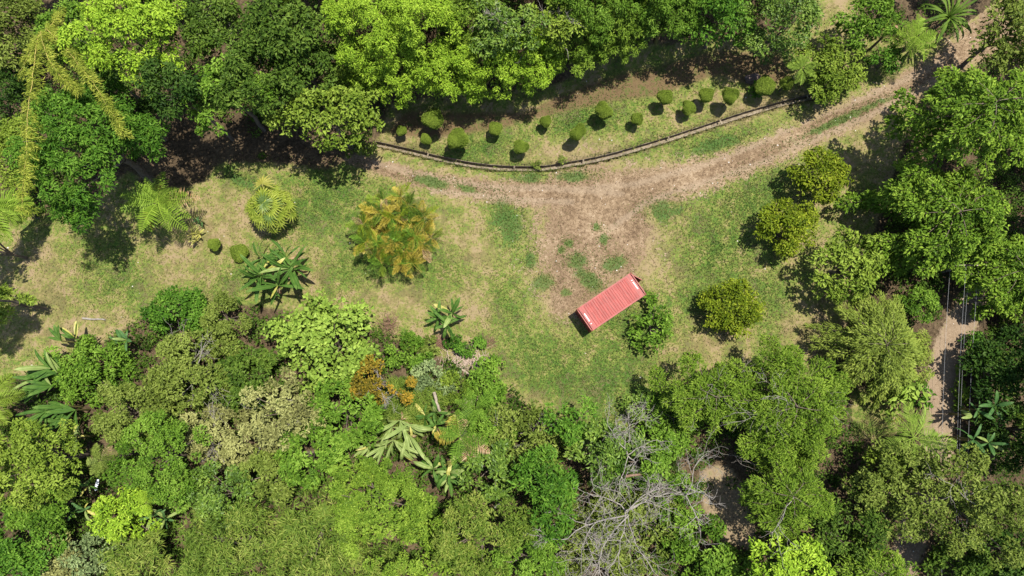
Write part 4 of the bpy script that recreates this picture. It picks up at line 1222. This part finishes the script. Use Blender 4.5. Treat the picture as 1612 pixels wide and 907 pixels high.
# yellow bamboo: arching plumes of one clump
def bamboo_plumes():
    base = P(66, 48, 11.0)
    root = thing('yellow_bamboo', 'yellow feathery bamboo canes arching over the dense whorled tree', 'bamboo', (base.x, base.y, g(base.x, base.y)))
    r = np.random.default_rng(77)
    lines = [([(62, 55), (54, 110), (46, 180), (42, 250), (36, 335)], [12.5, 14.2, 15, 14.6, 13.4], 1.0),
             ([(64, 50), (76, 92), (96, 130), (116, 152)], [12.5, 14.5, 15, 14.6], .5),
             ([(72, 44), (120, 98), (155, 150), (192, 212)], [12.5, 15, 15.5, 14.8], .5),
             ([(62, 55), (52, 80), (28, 120)], [12, 12.8, 12], .8),
             ([(68, 52), (88, 30), (96, 12)], [12, 12.5, 12], .6)]
    for pts, zs, wid in lines:
        c = np.array([tuple(P(a, b, z_)) for (a, b), z_ in zip(pts, zs)])
        c = catmull(c, 8) + np.cumsum(r.normal(0, .03, (len(c) * 8 - 7, 3)), 0)
        c0 = np.vstack([np.array([[base.x, base.y, g(base.x, base.y) - .2]]), (np.array([base.x, base.y, 6.5]) * .75 + c[0] * .25)[None], c])
        c0 = c0 - np.array(root.location)
        V, Q = tubes([(c0, np.linspace(.045, .012, len(c0)))], 5)
        culm = obj('culm', np_mesh('culm', V, quads=Q, smooth=True), M_YCULM, root)
        cc = c - np.array(root.location)
        ln = np.sum(np.linalg.norm(np.diff(cc, axis=0), axis=1))
        nd = int(ln * 9)                                   # leafy side twigs along the cane
        t = np.sort(r.random(nd)) * (len(cc) - 1); k = np.minimum(t.astype(int), len(cc) - 2); f = (t - k)[:, None]
        b_ = cc[k] * (1 - f) + cc[k + 1] * f
        tg = nrmz(cc[k + 1] - cc[k]); sd = nrmz(np.cross(tg, np.array([[0, 0, 1.0]])))
        sg = r.choice([-1.0, 1.0], nd); tl = wid * r.uniform(.25, 1.15, nd) * (.7 + .3 * np.sin(t * 1.9))
        per = 26
        ci = np.repeat(np.arange(nd), per); q = r.random(nd * per)
        td = nrmz(tg * r.uniform(.1, .9, nd)[:, None] + sd * sg[:, None] - np.array([0, 0, .25]))
        pos_ = b_[ci] + td[ci] * (q * tl[ci])[:, None] - np.array([0, 0, 1.0]) * (q ** 2 * .3 * tl[ci])[:, None] + r.normal(0, .10, (nd * per, 3))
        n = nd * per
        me = leaf_mesh('plume', pos_, np.array([0, 0, 1.0]) + rvec(n, r) * .6, td[ci] + rvec(n, r) * .55 - np.array([0, 0, .3]), .32 * r.uniform(.5, 1.4, n), .055, np.clip(r.normal(.45, .2, nd)[ci] + .15 * r.standard_normal(n), 0, 1))
        obj('leaves', me, MAT['ybamb'], culm)
bamboo_plumes()
# --- south-west forest
tree('broad', 130, 582, 72, 53, 4.5, 'mid', 'mid green tree behind the paddle leaved clump at the lawn edge', npuff=60, L=.27, pr=.21)
tree('broad', 290, 486, 58, 40, 4, 'rich', 'dark green bush at the lawn edge beside the banana clump', 'leafy_shrub', 'shrub', npuff=50, L=.28, pr=.22)
tree('broad', 345, 500, 40, 34, 4, 'olive', 'olive bush between the dark edge bush and pale tree', 'leafy_shrub', 'shrub', npuff=36, L=.28, pr=.25)
tree('broad', 300, 585, 88, 72, 6, 'olive', 'pale olive thin crowned tree with bare grey limbs', npuff=60, L=.27, pr=.2, lai=2.8, dead=6, hole=.1)
tree('broad', 512, 540, 82, 76, 6.5, 'pale', 'large pale yellow green tree with rounded leaves at the lawn edge', npuff=90, L=.36, Wr=.75, pr=.18, lai=3.6, lump=.12, shade_var=.08)
tree('broad', 440, 655, 65, 58, 5.5, 'grey', 'greyish withered looking tree south of the pale tree', npuff=55, L=.26, pr=.2, lai=3, dead=4)
tree('broad', 385, 600, 51, 53, 5, 'dark', 'dark green tree between the grey limbed tree and pale tree', npuff=40, L=.28, pr=.26)
tree('broad', 535, 655, 58, 53, 5, 'mid', 'mid green tree directly south of the pale tree', npuff=45, L=.3, pr=.25)
tree('broad', 592, 605, 42, 39, 4.5, 'orange', 'orange brown leaved shrub with bare twigs', 'leafy_shrub', 'shrub', npuff=32, L=.26, pr=.25, lai=2.4, dead=5, hole=.1)
tree('blade', 640, 645, 51, 53, 4, 'grass', 'mound of weeping dark grass above the pale banana clump', 'weeping_grass', 'grass', L=.8, Wd=.05)
tree('broad', 680, 600, 37, 28, 2.4, 'bluish', 'grey blue shrub beside the brushwood pile', 'leafy_shrub', 'shrub', npuff=24, L=.26, pr=.28)
tree('broad', 640, 555, 40, 24, 2.2, 'mid', 'low green scrub east of the pale tree', 'leafy_shrub', 'shrub', npuff=30, L=.26, pr=.26)
tree('broad', 735, 545, 30, 14, 1.2, 'rich', 'low dark green scrub below the small banana plant', 'leafy_shrub', 'shrub', npuff=20, L=.24, pr=.3)
tree('broad', 770, 600, 32, 39, 2.8, 'mid', 'green scrub along the lawn edge east of the brushwood', 'leafy_shrub', 'shrub', npuff=30, L=.26, pr=.26)
tree('broad', 715, 610, 32, 30, 2, 'ygreen', 'yellowish scrub beside the brushwood pile', 'leafy_shrub', 'shrub', npuff=24, L=.28, Wr=.3, pr=.28)
tree('broad', 665, 545, 26, 16, 1.6, 'olive', 'dry olive scrub at the foot of the pale tree', 'leafy_shrub', 'shrub', npuff=18, L=.24, pr=.3)
tree('broad', 42, 728, 86, 72, 7, 'ygreen', 'yellow green bushy tree south of the sword leaved clump', npuff=75, L=.3, pr=.19, lai=3.4)
tree('broad', 195, 655, 64, 46, 5, 'olive', 'light olive tree between paddle leaved clump and grey limbed tree', npuff=50, L=.27, pr=.22)
tree('broad', 245, 725, 77, 67, 6, 'mid', 'mid green tree around the half hidden fern', npuff=65, L=.27, pr=.2)
tree('broad', 340, 690, 58, 49, 5.5, 'grey', 'pinkish grey tree with bare twigs in the south-west forest', npuff=46, L=.26, pr=.22, dead=5)
tree('broad', 190, 812, 58, 44, 4.5, 'lime', 'bright yellow lime shrub near the white sheet', 'leafy_shrub', 'shrub', npuff=50, L=.26, pr=.22)
tree('broad', 348, 782, 56, 51, 5.5, 'glossy', 'tree with shiny pale leaves beside the long grass hill', npuff=50, L=.32, pr=.22, lai=3)
tree('broad', 60, 800, 56, 42, 4.5, 'mid', 'soft green shrub south of the yellow green bushy tree', 'leafy_shrub', 'shrub', npuff=40, L=.28, pr=.25)
tree('broad', 30, 870, 60, 52, 7, 'rich', 'tall green tree in the south-west corner', npuff=50, L=.3, pr=.24)
tree('broad', 90, 885, 46, 39, 5, 'grey', 'dusty olive shrub in the south-west corner', 'leafy_shrub', 'shrub', npuff=36, L=.26, pr=.26)
tree('broad', 138, 885, 39, 37, 5, 'bluish', 'pale blue green bush beside the grass mound at the south edge', 'leafy_shrub', 'shrub', npuff=34, L=.28, pr=.27)
tree('broad', 208, 890, 58, 44, 5, 'grass', 'mound of fine cane foliage between pale blue bush and dark hollow', 'cane_thicket', 'cane', npuff=60, L=.5, Wr=.13, pr=.2, lai=2.4)
tree('broad', 380, 872, 112, 76, 6, 'grass', 'largest mound of fine yellow green cane foliage', 'cane_thicket', 'cane', npuff=110, L=.5, Wr=.13, pr=.17, lai=2.4, lump=.15)
tree('broad', 492, 835, 72, 66, 5.5, 'grass', 'mound of fine cane foliage beside the bright lime round tree', 'cane_thicket', 'cane', npuff=75, L=.5, Wr=.13, pr=.2, lai=2.4)
tree('broad', 565, 900, 66, 42, 5, 'grass', 'mound of fine cane foliage south of the bright lime round tree', 'cane_thicket', 'cane', npuff=60, L=.5, Wr=.13, pr=.2, lai=2.4)
tree('broad', 480, 722, 60, 49, 5, 'mid', 'green shrub between grey tree and the cane grass', 'leafy_shrub', 'shrub', npuff=44, L=.3, pr=.24)
tree('broad', 425, 745, 51, 39, 5, 'olive', 'dull shrub above the cane grass hill', 'leafy_shrub', 'shrub', npuff=36, L=.26, pr=.26)
tree('broad', 592, 802, 86, 79, 6.5, 'lime2', 'bright lime round tree south of the pale banana clump', npuff=95, L=.24, pr=.16, lai=3.8, shade_var=.14)
tree('broad', 752, 850, 72, 64, 6, 'grass', 'round dotted green tree at the south edge', npuff=70, L=.3, Wr=.3, pr=.2)
tree('broad', 866, 772, 49, 70, 6, 'rich', 'rosette leaved green tree west of the bare grey tree', npuff=60, L=.38, Wr=.34, pr=.2)
tree('broad', 826, 684, 72, 53, 5, 'olive', 'pale mottled tree with bare twigs at the south tip of lawn', npuff=56, L=.28, pr=.22, lai=2.8, dead=4)
tree('broad', 897, 664, 35, 32, 4, 'rich', 'small rich green bush at the south tip of lawn', 'leafy_shrub', 'shrub', npuff=34, L=.28, pr=.26)
tree('broad', 780, 660, 39, 42, 3.4, 'mid', 'green shrub beside the upright fern', 'leafy_shrub', 'shrub', npuff=30, L=.28, pr=.27)
tree('broad', 775, 740, 42, 46, 4, 'glossy', 'light leaved shrub above the pale dead stub', 'leafy_shrub', 'shrub', npuff=34, L=.28, pr=.26)
tree('broad', 690, 870, 42, 42, 4.5, 'lime2', 'yellow green shrub between two round trees at the south edge', 'leafy_shrub', 'shrub', npuff=30, L=.28, pr=.27)
tree('broad', 960, 715, 65, 53, 4.5, 'glossy', 'green shrubs beneath the northern limbs of the bare tree', 'leafy_shrub', 'shrub', npuff=50, L=.3, pr=.22)
tree('broad', 1030, 730, 58, 46, 4.5, 'mid', 'leafy shrub beneath the eastern limbs of the bare tree', 'leafy_shrub', 'shrub', npuff=44, L=.28, pr=.23)
tree('broad', 1000, 820, 93, 65, 3.5, 'olive', 'olive scrub beneath the bare grey tree', 'leafy_shrub', 'shrub', npuff=60, L=.26, pr=.2, lai=2.6)
tree('broad', 930, 855, 60, 51, 4, 'olive', 'dull scrub at the south-west foot of the bare tree', 'leafy_shrub', 'shrub', npuff=44, L=.26, pr=.23, lai=2.8)
tree('broad', 1090, 830, 44, 46, 3.5, 'mid', 'green scrub on the west side of the tan clearing', 'leafy_shrub', 'shrub', npuff=34, L=.26, pr=.26)
tree('broad', 840, 880, 49, 46, 5, 'mid', 'green tree at the south edge below the rosette tree', npuff=40, L=.28, pr=.25)
tree('broad', 1120, 895, 60, 34, 4, 'mid', 'green bush at the south edge below the tan clearing', 'leafy_shrub', 'shrub', npuff=44, L=.28, pr=.23)
tree('broad', 1010, 640, 30, 21, 2.5, 'glossy', 'small bush at the lawn edge beside the fallen bare limb', 'leafy_shrub', 'shrub', npuff=20, L=.26, pr=.3)
tree('broad', 10, 478, 30, 26, 4.5, 'ygreen', 'yellow green shrub on the west side of lawn', 'leafy_shrub', 'shrub', npuff=30, L=.34, Wr=.25, pr=.28)
tree('broad', 885, 251, 7, 6, .7, 'olive', 'brownish tuft growing on the north lip of drain', 'weed_tuft', 'plant', group='weeds on the drain lip', npuff=10, L=.2, pr=.4, lai=2.5)
tree('broad', 847, 259, 9, 6, .7, 'olive', 'brownish tuft growing on the north lip of drain', 'weed_tuft', 'plant', group='weeds on the drain lip', npuff=10, L=.2, pr=.4, lai=2.5)

# --- bare grey trees
def bare_tree(px, py, r, h, label, seed, nmain=7, depth=4, r0=.16, name='bare_tree', group=None):
    root, p = plant_root(name, label, 'tree', px, py, h * .7, group)
    R = px2m(r, h * .7)
    ps = bare_paths(h, R, seed, nmain, depth, r0)
    V, Q = tubes(ps[:1], 7); obj('trunk', np_mesh('trunk', V, quads=Q, smooth=True), M_PALEBARK, root)
    V, Q = tubes(ps[1:], 4); obj('branches', np_mesh('branches', V, quads=Q, smooth=True), M_PALEBARK, root)
    return root
bare_tree(985, 805, 120, 7.5, 'large leafless grey tree with tangled twigs beside tan clearing', 3, 8, 4, .085)
bare_tree(985, 715, 85, 6.5, 'leafless grey tree reaching towards the lawn tip', 9, 5, 4, .08)
bare_tree(1075, 775, 80, 6, 'leafless pale tree leaning over the tan clearing', 15, 5, 4, .075)
bare_tree(930, 870, 60, 6, 'leafless twiggy tree at the south edge', 21, 6, 4, .065)

# --- ferns
tree_fern(248, 318, 58, 4.6, 'big bright tree fern standing on the lawn beside the dense tree', 22, seed=2, old=3)
tree_fern(382, 142, 30, 6.5, 'shaded small tree fern in the dark north-west forest', 14, MAT['olive'], 3, 1)
tree_fern(1443, 58, 40, 4.2, 'pale tree fern beside the strap leaved palm at road head', 18, MAT['fern'], 4, 0)
tree_fern(1400, 48, 26, 3.6, 'yellowish tree fern against the olive shrub', 10, MAT['ygreen'], 5, 2)
tree_fern(158, 724, 30, 6.6, 'half hidden fern among south-west trees', 12, MAT['olive'], 6, 1)
tree_fern(724, 688, 50, 6.0, 'fern with orange dying fronds beside the pale banana clump', 15, MAT['mid'], 7, 5)
tree_fern(748, 642, 36, 4.8, 'upright green fern at the edge of scrub', 9, MAT['mid'], 8, 0)
tree_fern(230, 792, 26, 5.6, 'bright yellow fern against the yellow lime shrub', 9, MAT['lime'], 9, 0)
tree_fern(315, 785, 34, 4.8, 'dull green fern west of the shiny leaved tree', 12, MAT['olive'], 10, 1)

# --- fan palm on the lawn
def fan_palm():
    R = random.Random(5)
    h = 3.2
    root, p = plant_root('fan_palm', 'round pale yellow green fan palm on the lawn', 'palm', 425, 328, h * .8)
    rr = px2m(50, h)
    stem_part(root, [(np.array([[0, 0, -.2], [.05, .03, .9], [0, 0, 1.9]]), np.array([.15, .13, .12]))], M_BARK, 7, 'trunk')
    n = 60
    for k in range(n):
        f = (k + .5) / n
        az = k * 2.39996 + R.gauss(0, .12)
        el = math.radians(104 - 84 * f ** .7 + R.gauss(0, 6))
        ln = rr * R.uniform(.86, 1.04)
        o = put_leaf('fan_leaf', R.choice(FANF), M_FAN if R.random() < .8 else M_FANDEEP, root, (0, 0, 1.85), az, el, ln, R.gauss(0, .15))
    o = put_leaf('fan_leaf', FANF[0], M_YELLEAF, root, (0, 0, 1.9), math.radians(98), math.radians(48), rr * 1.35, 0)
fan_palm()

# --- golden cane palm clump
def golden_cane():
    R = random.Random(8)
    root, p = plant_root('golden_cane_palm', 'wide clump of golden yellow cane palms on the lawn', 'palm', 622, 368, 2.4)
    rr = px2m(78, 2.5)
    for s in range(36):
        a = s * 2.39996; d = rr * .78 * math.sqrt((s + .4) / 36)
        bx, by = d * math.cos(a) * .95, d * math.sin(a) * 1.02
        if bx < -1.2 and by < -1.8:
            bx *= .6; by *= .7
        h = R.uniform(1.6, 3.0)
        stem_part(root, [(np.array([[bx * .7, by * .7, -.2], [bx * .9, by * .9, h * .5], [bx, by, h]]), np.array([.06, .05, .04]))], M_YCULM)
        nn = 9
        for k in range(nn):
            az = k * 2.39996 + a + R.gauss(0, .25)
            el = math.radians(66 - 52 * (k + .5) / nn + R.gauss(0, 7))
            m = M_GOLD if R.random() < .34 else R.choice([MAT['yolive'], MAT['dark'], MAT['mid'], MAT['ygreen'], MAT['dark']])
            if R.random() < .03:
                m = M_DEADLEAF
            put_leaf('frond', R.choice(CANEF), m, root, (bx, by, h), az, el, R.uniform(1.25, 1.9), R.gauss(0, .45))
golden_cane()

# --- palms at the edges
palm(-22, 322, 60, 6.5, 'drooping feather palm at the west edge of lawn', 12, MAT['fern'], 3, arc=(-1.75, .5), elr=(25, -15), alt=M_DEADLEAF, alt_p=.12)
palm(-25, 632, 52, 5, 'yellowish feather palm at the west edge beside paddle leaved clump', 11, MAT['ygreen'], 4, arc=(-1.5, 1.2), elr=(25, -5))
palm(1437, 690, 50, 4.2, 'small pale palm with broad fronds beside lower dirt track', 13, MAT['pale'], 6, elr=(55, 0), meshes=[PALMF[0], PALMF[1]])
palm(1262, 108, 24, 4.4, 'pale whorled rosette palm on the roadside tree edge', 12, MAT['pale'], 7, meshes=[PALMF[0]], elr=(60, 0))
palm(1492, 28, 50, 4, 'strap leaved palm with long drooping blades at road head', 30, MAT['dark'], 9, meshes=STRAP, elr=(75, 10), name='strap_leaved_palm')

# --- bananas and other paddle-leaved plants
banana(432, 428, 74, 3.6, 'large banana clump with splayed blades on the lawn', 7, 8, 3, wid=.66, pale=.06, spread=.46, meshes=[PADDLE[0], PADDLE[1], PADDLE[4], PADDLE[2]], elr=(58, 2), dead=1)
banana(702, 500, 42, 2.4, 'small banana plant on the lawn above red brown litter', 3, 7, 5, spread=.3, meshes=[PADDLE[0], PADDLE[1], PADDLE[4]], elr=(58, 4), dead=1, pale=.1)
banana(74, 592, 62, 4.2, 'clump of dark green paddle leaves pointing west', 6, 8, 7, arc=(1.9, 4.1), elr=(45, 5), meshes=[PADDLE[4], PADDLE[0]], wid=.85, name='paddle_leaf_plant', spread=.4)
banana(86, 652, 62, 4.2, 'clump of bright sword shaped leaves fanning south-west', 6, 7, 8, mat=M_BANANA, arc=(2.7, 4.9), elr=(40, 5), meshes=[PADDLE[4], PADDLE[0]], wid=.8, name='paddle_leaf_plant', spread=.4)
banana(116, 690, 34, 4.2, 'pale yellow leaved plant at the foot of sword leaves', 1, 7, 9, mat=M_YELLEAF, elr=(50, 0), name='paddle_leaf_plant')
banana(108, 538, 38, 3.4, 'upright green paddle leaves at the lawn edge in the west', 2, 7, 10, arc=(1.2, 3.2), meshes=[PADDLE[4], PADDLE[0]], name='paddle_leaf_plant')
banana(192, 540, 34, 3.2, 'dark paddle leaves with a yellow withered tip at lawn edge', 2, 7, 11, mat=M_BANDEEP, pale=.2, name='paddle_leaf_plant')
banana(628, 676, 66, 5.4, 'tall pale banana clump with long hanging leaves', 5, 9, 12, wid=.62, mat=M_BANPALE, pale=.25, arc=(3.3, 6.1), elr=(35, -30), meshes=[PADDLE[1], PADDLE[2], PADDLE[3], PADDLE[0]], dead=2, spread=.3)
banana(592, 706, 46, 4.6, 'silvery green banana leaves leaning west of the hanging clump', 2, 7, 13, wid=.75, mat=M_BANPALE, arc=(2.4, 4.6), elr=(40, 0), meshes=[PADDLE[0], PADDLE[4]])
banana(692, 746, 46, 4.6, 'mixed green banana clump south of the orange fern', 4, 8, 14, pale=.3, elr=(55, 0), dead=1)
banana(683, 655, 40, 4.2, 'glossy broad leaved banana clump beside weeping grass', 3, 7, 15, mat=M_BANANA, pale=.1, dead=1)
banana(246, 822, 36, 5.0, 'narrow leaved banana clump beside the yellow lime shrub', 2, 9, 16, mat=M_BANDEEP, pale=.15, meshes=[PADDLE[4], PADDLE[0]])
banana(132, 770, 32, 4.6, 'banana leaves beside the white sheet', 2, 6, 17, pale=.3)
banana(118, 806, 34, 4.6, 'dusty banana leaves west of the yellow lime shrub', 2, 7, 18, mat=M_BANDEEP, pale=.3)
banana(1560, 648, 40, 5.5, 'dim upright paddle leaved plant in the ravine', 2, 8, 19, mat=M_BANDEEP, pale=0, meshes=[PADDLE[4], PADDLE[0]], name='paddle_leaf_plant')
banana(1534, 655, 30, 4.5, 'few sunlit paddle leaves under the cables', 1, 4, 20, mat=M_BANPALE, arc=(2.4, 3.6), elr=(20, 0), name='paddle_leaf_plant')
banana(1545, 700, 42, 5.5, 'paddle leaved plant between cables and airy olive tree', 2, 7, 21, mat=M_BANDEEP, pale=.1, meshes=[PADDLE[4], PADDLE[0]], name='paddle_leaf_plant')
banana(530, 748, 22, 3.4, 'small banana beside the bright lime round tree', 1, 6, 22, pale=.2)
banana(1415, 655, 24, 2.0, 'plant with one orange withered leaf at the grass patch', 1, 4, 23, mat=M_GOLD, arc=(-2.2, -1.0), elr=(10, -20), name='paddle_leaf_plant', wid=1.5)
banana(306, 372, 18, 1.0, 'pale yellow low plant beside the tree fern', 3, 7, 24, mat=M_YELLEAF, pale=0, meshes=[PADDLE[0]], name='lily_plant', elr=(60, 10))
banana(312, 350, 14, 1.0, 'dark green low plant in the shade of tree fern', 3, 6, 25, mat=M_BANDEEP, pale=0, meshes=[PADDLE[0]], name='lily_plant', elr=(60, 10))

# ================================================================== odd things lying about
def rock(px, py, sx, sy, sz, rot, label, mat, name='boulder', cat='boulder', seed=1):
    p = PG(px, py)
    root_z = g(p.x, p.y)
    mb = MB(); n, m = 14, 8
    for i in range(m + 1):
        a = -math.pi / 2 + math.pi * i / m
        for k in range(n):
            t = k * 2 * math.pi / n
            v = Vector((math.cos(a) * math.cos(t), math.cos(a) * math.sin(t), math.sin(a)))
            d = 1 + .35 * mnoise.noise(v * 1.6 + Vector((seed * 3.1, 0, 0))) + .14 * mnoise.noise(v * 4.5)
            mb.v.append((v.x * d * sx, v.y * d * sy, v.z * d * sz + sz * .55))
    for i in range(m):
        for k in range(n):
            mb.f.append((i * n + k, i * n + (k + 1) % n, (i + 1) * n + (k + 1) % n, (i + 1) * n + k))
    o = obj(name, mb.mesh(name), mat)
    o.location = (p.x, p.y, root_z); o.rotation_euler = (0, 0, rot)
    tag(o, label, cat)
rock(1183, 126, .85, .48, .5, .25, 'dark brown boulder on the shaded bank beside a clipped bush', plain_mat('dark_rock', (.035, .024, .020), (.12, .09, .08), 3.5, .8, .8))

M_DULLWOOD = plain_mat('dull_wood', (.12, .095, .07), (.24, .20, .15), 3, .9, .5)
def log(pts, r0, r1, label, mat, name='fallen_log', z=.0, cat='log'):
    ps = [PG(*q) if z == 0 else P(q[0], q[1], z) for q in pts]
    base = ps[0].copy()
    c = np.array([tuple(q - base) for q in ps]); c[:, 2] += r0 * .8
    c = catmull(c, 3) + .02 * rng.standard_normal(((len(c) - 1) * 3 + 1, 3))
    V, Q = tubes([(c, np.linspace(r0, r1, len(c)))], 7)
    o = obj(name, np_mesh(name, V, quads=Q, smooth=True), mat); o.location = base
    tag(o, label, cat)
log([(131, 501), (150, 503), (167, 503)], .11, .07, 'weathered grey log lying on the dry west lawn', M_PALEBARK)
log([(722, 577), (738, 590), (752, 604)], .13, .08, 'pale broken log in the brushwood at lawn edge', M_DULLWOOD)
log([(684, 618), (688, 634), (693, 648)], .16, .12, 'pale stump trunk standing among grey blue shrub', M_DULLWOOD, 'tree_stump', 2.6, 'stump')
log([(779, 798), (785, 795), (792, 786)], .13, .10, 'pale curved dead stub sticking out of the forest', M_PALEBARK, 'dead_stub', 4.4, 'branch')
log([(985, 749), (1012, 746), (1045, 740)], .13, .06, 'rusty brown dead limb under the bare grey tree', plain_mat('rusty_bark', (.09, .055, .038), (.16, .10, .07), 4, .9), 'dead_limb', 5.2, 'branch')
log([(151, 151 + 20), (182, 186)], .05, .04, 'thin stick lying in the shade of west forest', M_BARK, 'stick', 0, 'stick')

def brush_pile(px, py, rx, ry, n, label, mat, name='brushwood_pile', h=.35):
    c = PG(px, py); r = np.random.default_rng(int(px)); paths = []
    for k in range(n):
        x = r.normal(0, px2m(rx, 0) * .5); y = r.normal(0, px2m(ry, 0) * .5); a = r.uniform(0, 3.14); l = r.uniform(.3, 1.0)
        z = r.uniform(.03, h)
        paths.append((np.array([[x, y, z], [x + l * math.cos(a) * .5, y + l * math.sin(a) * .5, z + r.normal(0, .06) + .04], [x + l * math.cos(a), y + l * math.sin(a), max(.02, z - .08)]]), np.array([.018, .014, .008])))
    V, Q = tubes(paths, 3)
    o = obj(name, np_mesh(name, V, quads=Q), mat); o.location = c
    o['kind'] = 'stuff'; tag(o, label, 'brushwood')
M_TWIG = plain_mat('dry_twig', (.22, .16, .12), (.38, .30, .24), 6, .9)
M_REDTWIG = plain_mat('red_brown_litter', (.085, .045, .030), (.16, .095, .062), 6, .9)
brush_pile(737, 570, 34, 16, 420, 'pinkish grey pile of dry brushwood at the lawn edge', M_TWIG)
brush_pile(740, 628, 18, 16, 200, 'grey dry twigs tangled beside the upright fern', M_TWIG)
brush_pile(694, 541, 13, 8, 160, 'red brown dead leaf stalks below the small banana plant', M_REDTWIG, 'dead_stalks')
brush_pile(765, 543, 14, 8, 120, 'brown dry stalks at the corner of low scrub', M_REDTWIG, 'dead_stalks')
brush_pile(613, 515, 14, 16, 160, 'rusty dry fern stalks beside the pale tree', M_REDTWIG, 'dead_stalks', .8)

def white_sheet():
    p = P(150, 764, 3.4)
    mb = MB(); n = 6
    for j in range(n):
        for i in range(4):
            mb.v.append(((i - 1.5) * .14 * (1 - abs(j - 2.5) * .18) + .04 * j, (j - 2.5) * .26, .08 * math.sin(i * 2 + j * 1.7) - .08 * abs(j - 2.5)))
    for j in range(n - 1):
        for i in range(3):
            mb.f.append((j * 4 + i, j * 4 + i + 1, (j + 1) * 4 + i + 1, (j + 1) * 4 + i))
    o = obj('plastic_sheet', mb.mesh('plastic_sheet'), plain_mat('white_plastic', (.40, .42, .44), (.58, .60, .62), 3, .5, .1))
    sm = o.modifiers.new('thickness', 'SOLIDIFY'); sm.thickness = .01
    o.location = p; o.scale = (.75, .75, .75)
    tag(o, 'small crumpled white sheet caught among banana leaves', 'sheet')
white_sheet()

# ================================================================== overhead cables on two poles
def cables():
    m_pole = plain_mat('grey_pole', (.16, .13, .10), (.26, .22, .18), 3, .9, .5)
    m_wire = plain_mat('cable', (.20, .20, .20), (.28, .28, .28), 2, .5, .0)
    zt = 3.7
    top = [P(1496, 418, zt), P(1521, 418, zt), P(1526, 418, zt - .5), P(1541, 418, zt)]
    bot = [P(1488, 1080, zt), P(1512, 1080, zt), P(1514, 1080, zt - .5), P(1526, 1080, zt)]
    for ends, lab in ((top, 'grey utility pole hidden beneath the tall spreading tree'), (bot, 'grey utility pole at the south end of the cables')):
        cx = sum(e.x for e in ends) / 4; cy = sum(e.y for e in ends) / 4; z0 = g(cx, cy)
        root = thing('utility_pole', lab, 'pole', (cx, cy, z0))
        stem_part(root, [(np.array([[0, 0, -.5], [0, 0, 3], [0, 0, zt + .3 - z0]]), np.array([.14, .12, .10]))], m_pole, 8, 'shaft')
        mb = MB(); mb.box((-1.9, -.06, zt - z0 - .12), (1.9, .06, zt - z0 - .02)); obj('crossarm', mb.mesh('crossarm'), m_pole, root)
    labs = ['thin overhead cable closest to the lower dirt track', 'overhead cable of the close pair above the verge', 'overhead cable of the close pair above the verge', 'bright overhead cable farthest from the lower dirt track']
    for k in range(4):
        t = np.linspace(0, 1, 24)[:, None]
        a = np.array(top[k]); b = np.array(bot[k])
        c = a + (b - a) * t; c[:, 2] -= .9 * 4 * (t * (1 - t))[:, 0]
        base = c[0].copy()
        V, Q = tubes([(c - base, np.full(24, .008))], 5)
        o = obj('overhead_cable', np_mesh('overhead_cable', V, quads=Q, smooth=True), m_wire); o.location = base
        tag(o, labs[k], 'cable', 'overhead cables')
cables()

# ================================================================== the forest goes on outside the picture
src = [o for o in COL.objects if o.get('category') == 'tree' and o.name.startswith('broadleaf_tree') and len(o.children) == 2]
src = sorted(src, key=lambda o: -max(c.dimensions.x for c in o.children))[:8]
ring = [(-92, 462, 17, 58), (-105, 372, 15, 58), (-100, 60, 10, 75), (-95, 200, 9, 60), (-90, 760, 7, 65), (-80, 900, 7, 65), (40, -70, 11, 70), (170, -85, 12, 75), (300, -80, 12, 75), (420, -80, 13, 75), (520, -85, 13, 75), (640, -85, 13, 75), (750, -80, 13, 70),
        (850, -80, 14, 70), (940, -75, 15, 80), (1030, -75, 15, 80), (1120, -85, 14, 75), (1200, -100, 13, 70), (1440, -85, 8, 65), (1580, -95, 10, 75), (1720, 60, 11, 75), (1725, 200, 11, 75), (1730, 330, 10, 75), (1725, 470, 9, 75), (1735, 580, 15, 75), (1735, 690, 15, 75), (1730, 800, 14, 70), (1700, 920, 8, 75),
        (60, 985, 7, 70), (180, 985, 7, 65), (300, 990, 7, 70), (420, 990, 7, 70), (540, 985, 7, 65), (660, 985, 7, 65), (780, 985, 7, 65), (900, 990, 7, 65), (1010, 990, 7, 65), (1130, 985, 7, 65), (1250, 990, 8, 65), (1350, 1000, 6, 55), (1560, 985, 7, 70)]
for k, (px, py, h, rp) in enumerate(ring):
    so = src[k % len(src)]
    s = px2m(rp, h) / (.5 * max(max(v[0] for v in c.bound_box) - min(v[0] for v in c.bound_box) for c in so.children))
    p = P(px, py, h * .7)
    r_ = so.copy(); COL.objects.link(r_)
    r_.location = (p.x, p.y, g(p.x, p.y)); r_.rotation_euler = (0, 0, k * 1.7)
    top = max((c.bound_box[6][2] for c in so.children), default=6)
    zsc = h / max(top, 2)
    r_.scale = (s, s, zsc)
    r_['label'] = 'broadleaf tree in the outer belt of forest around the clearing'; r_['group'] = 'outer forest belt'
    for ch in so.children:
        c2 = ch.copy(); COL.objects.link(c2); c2.parent = r_
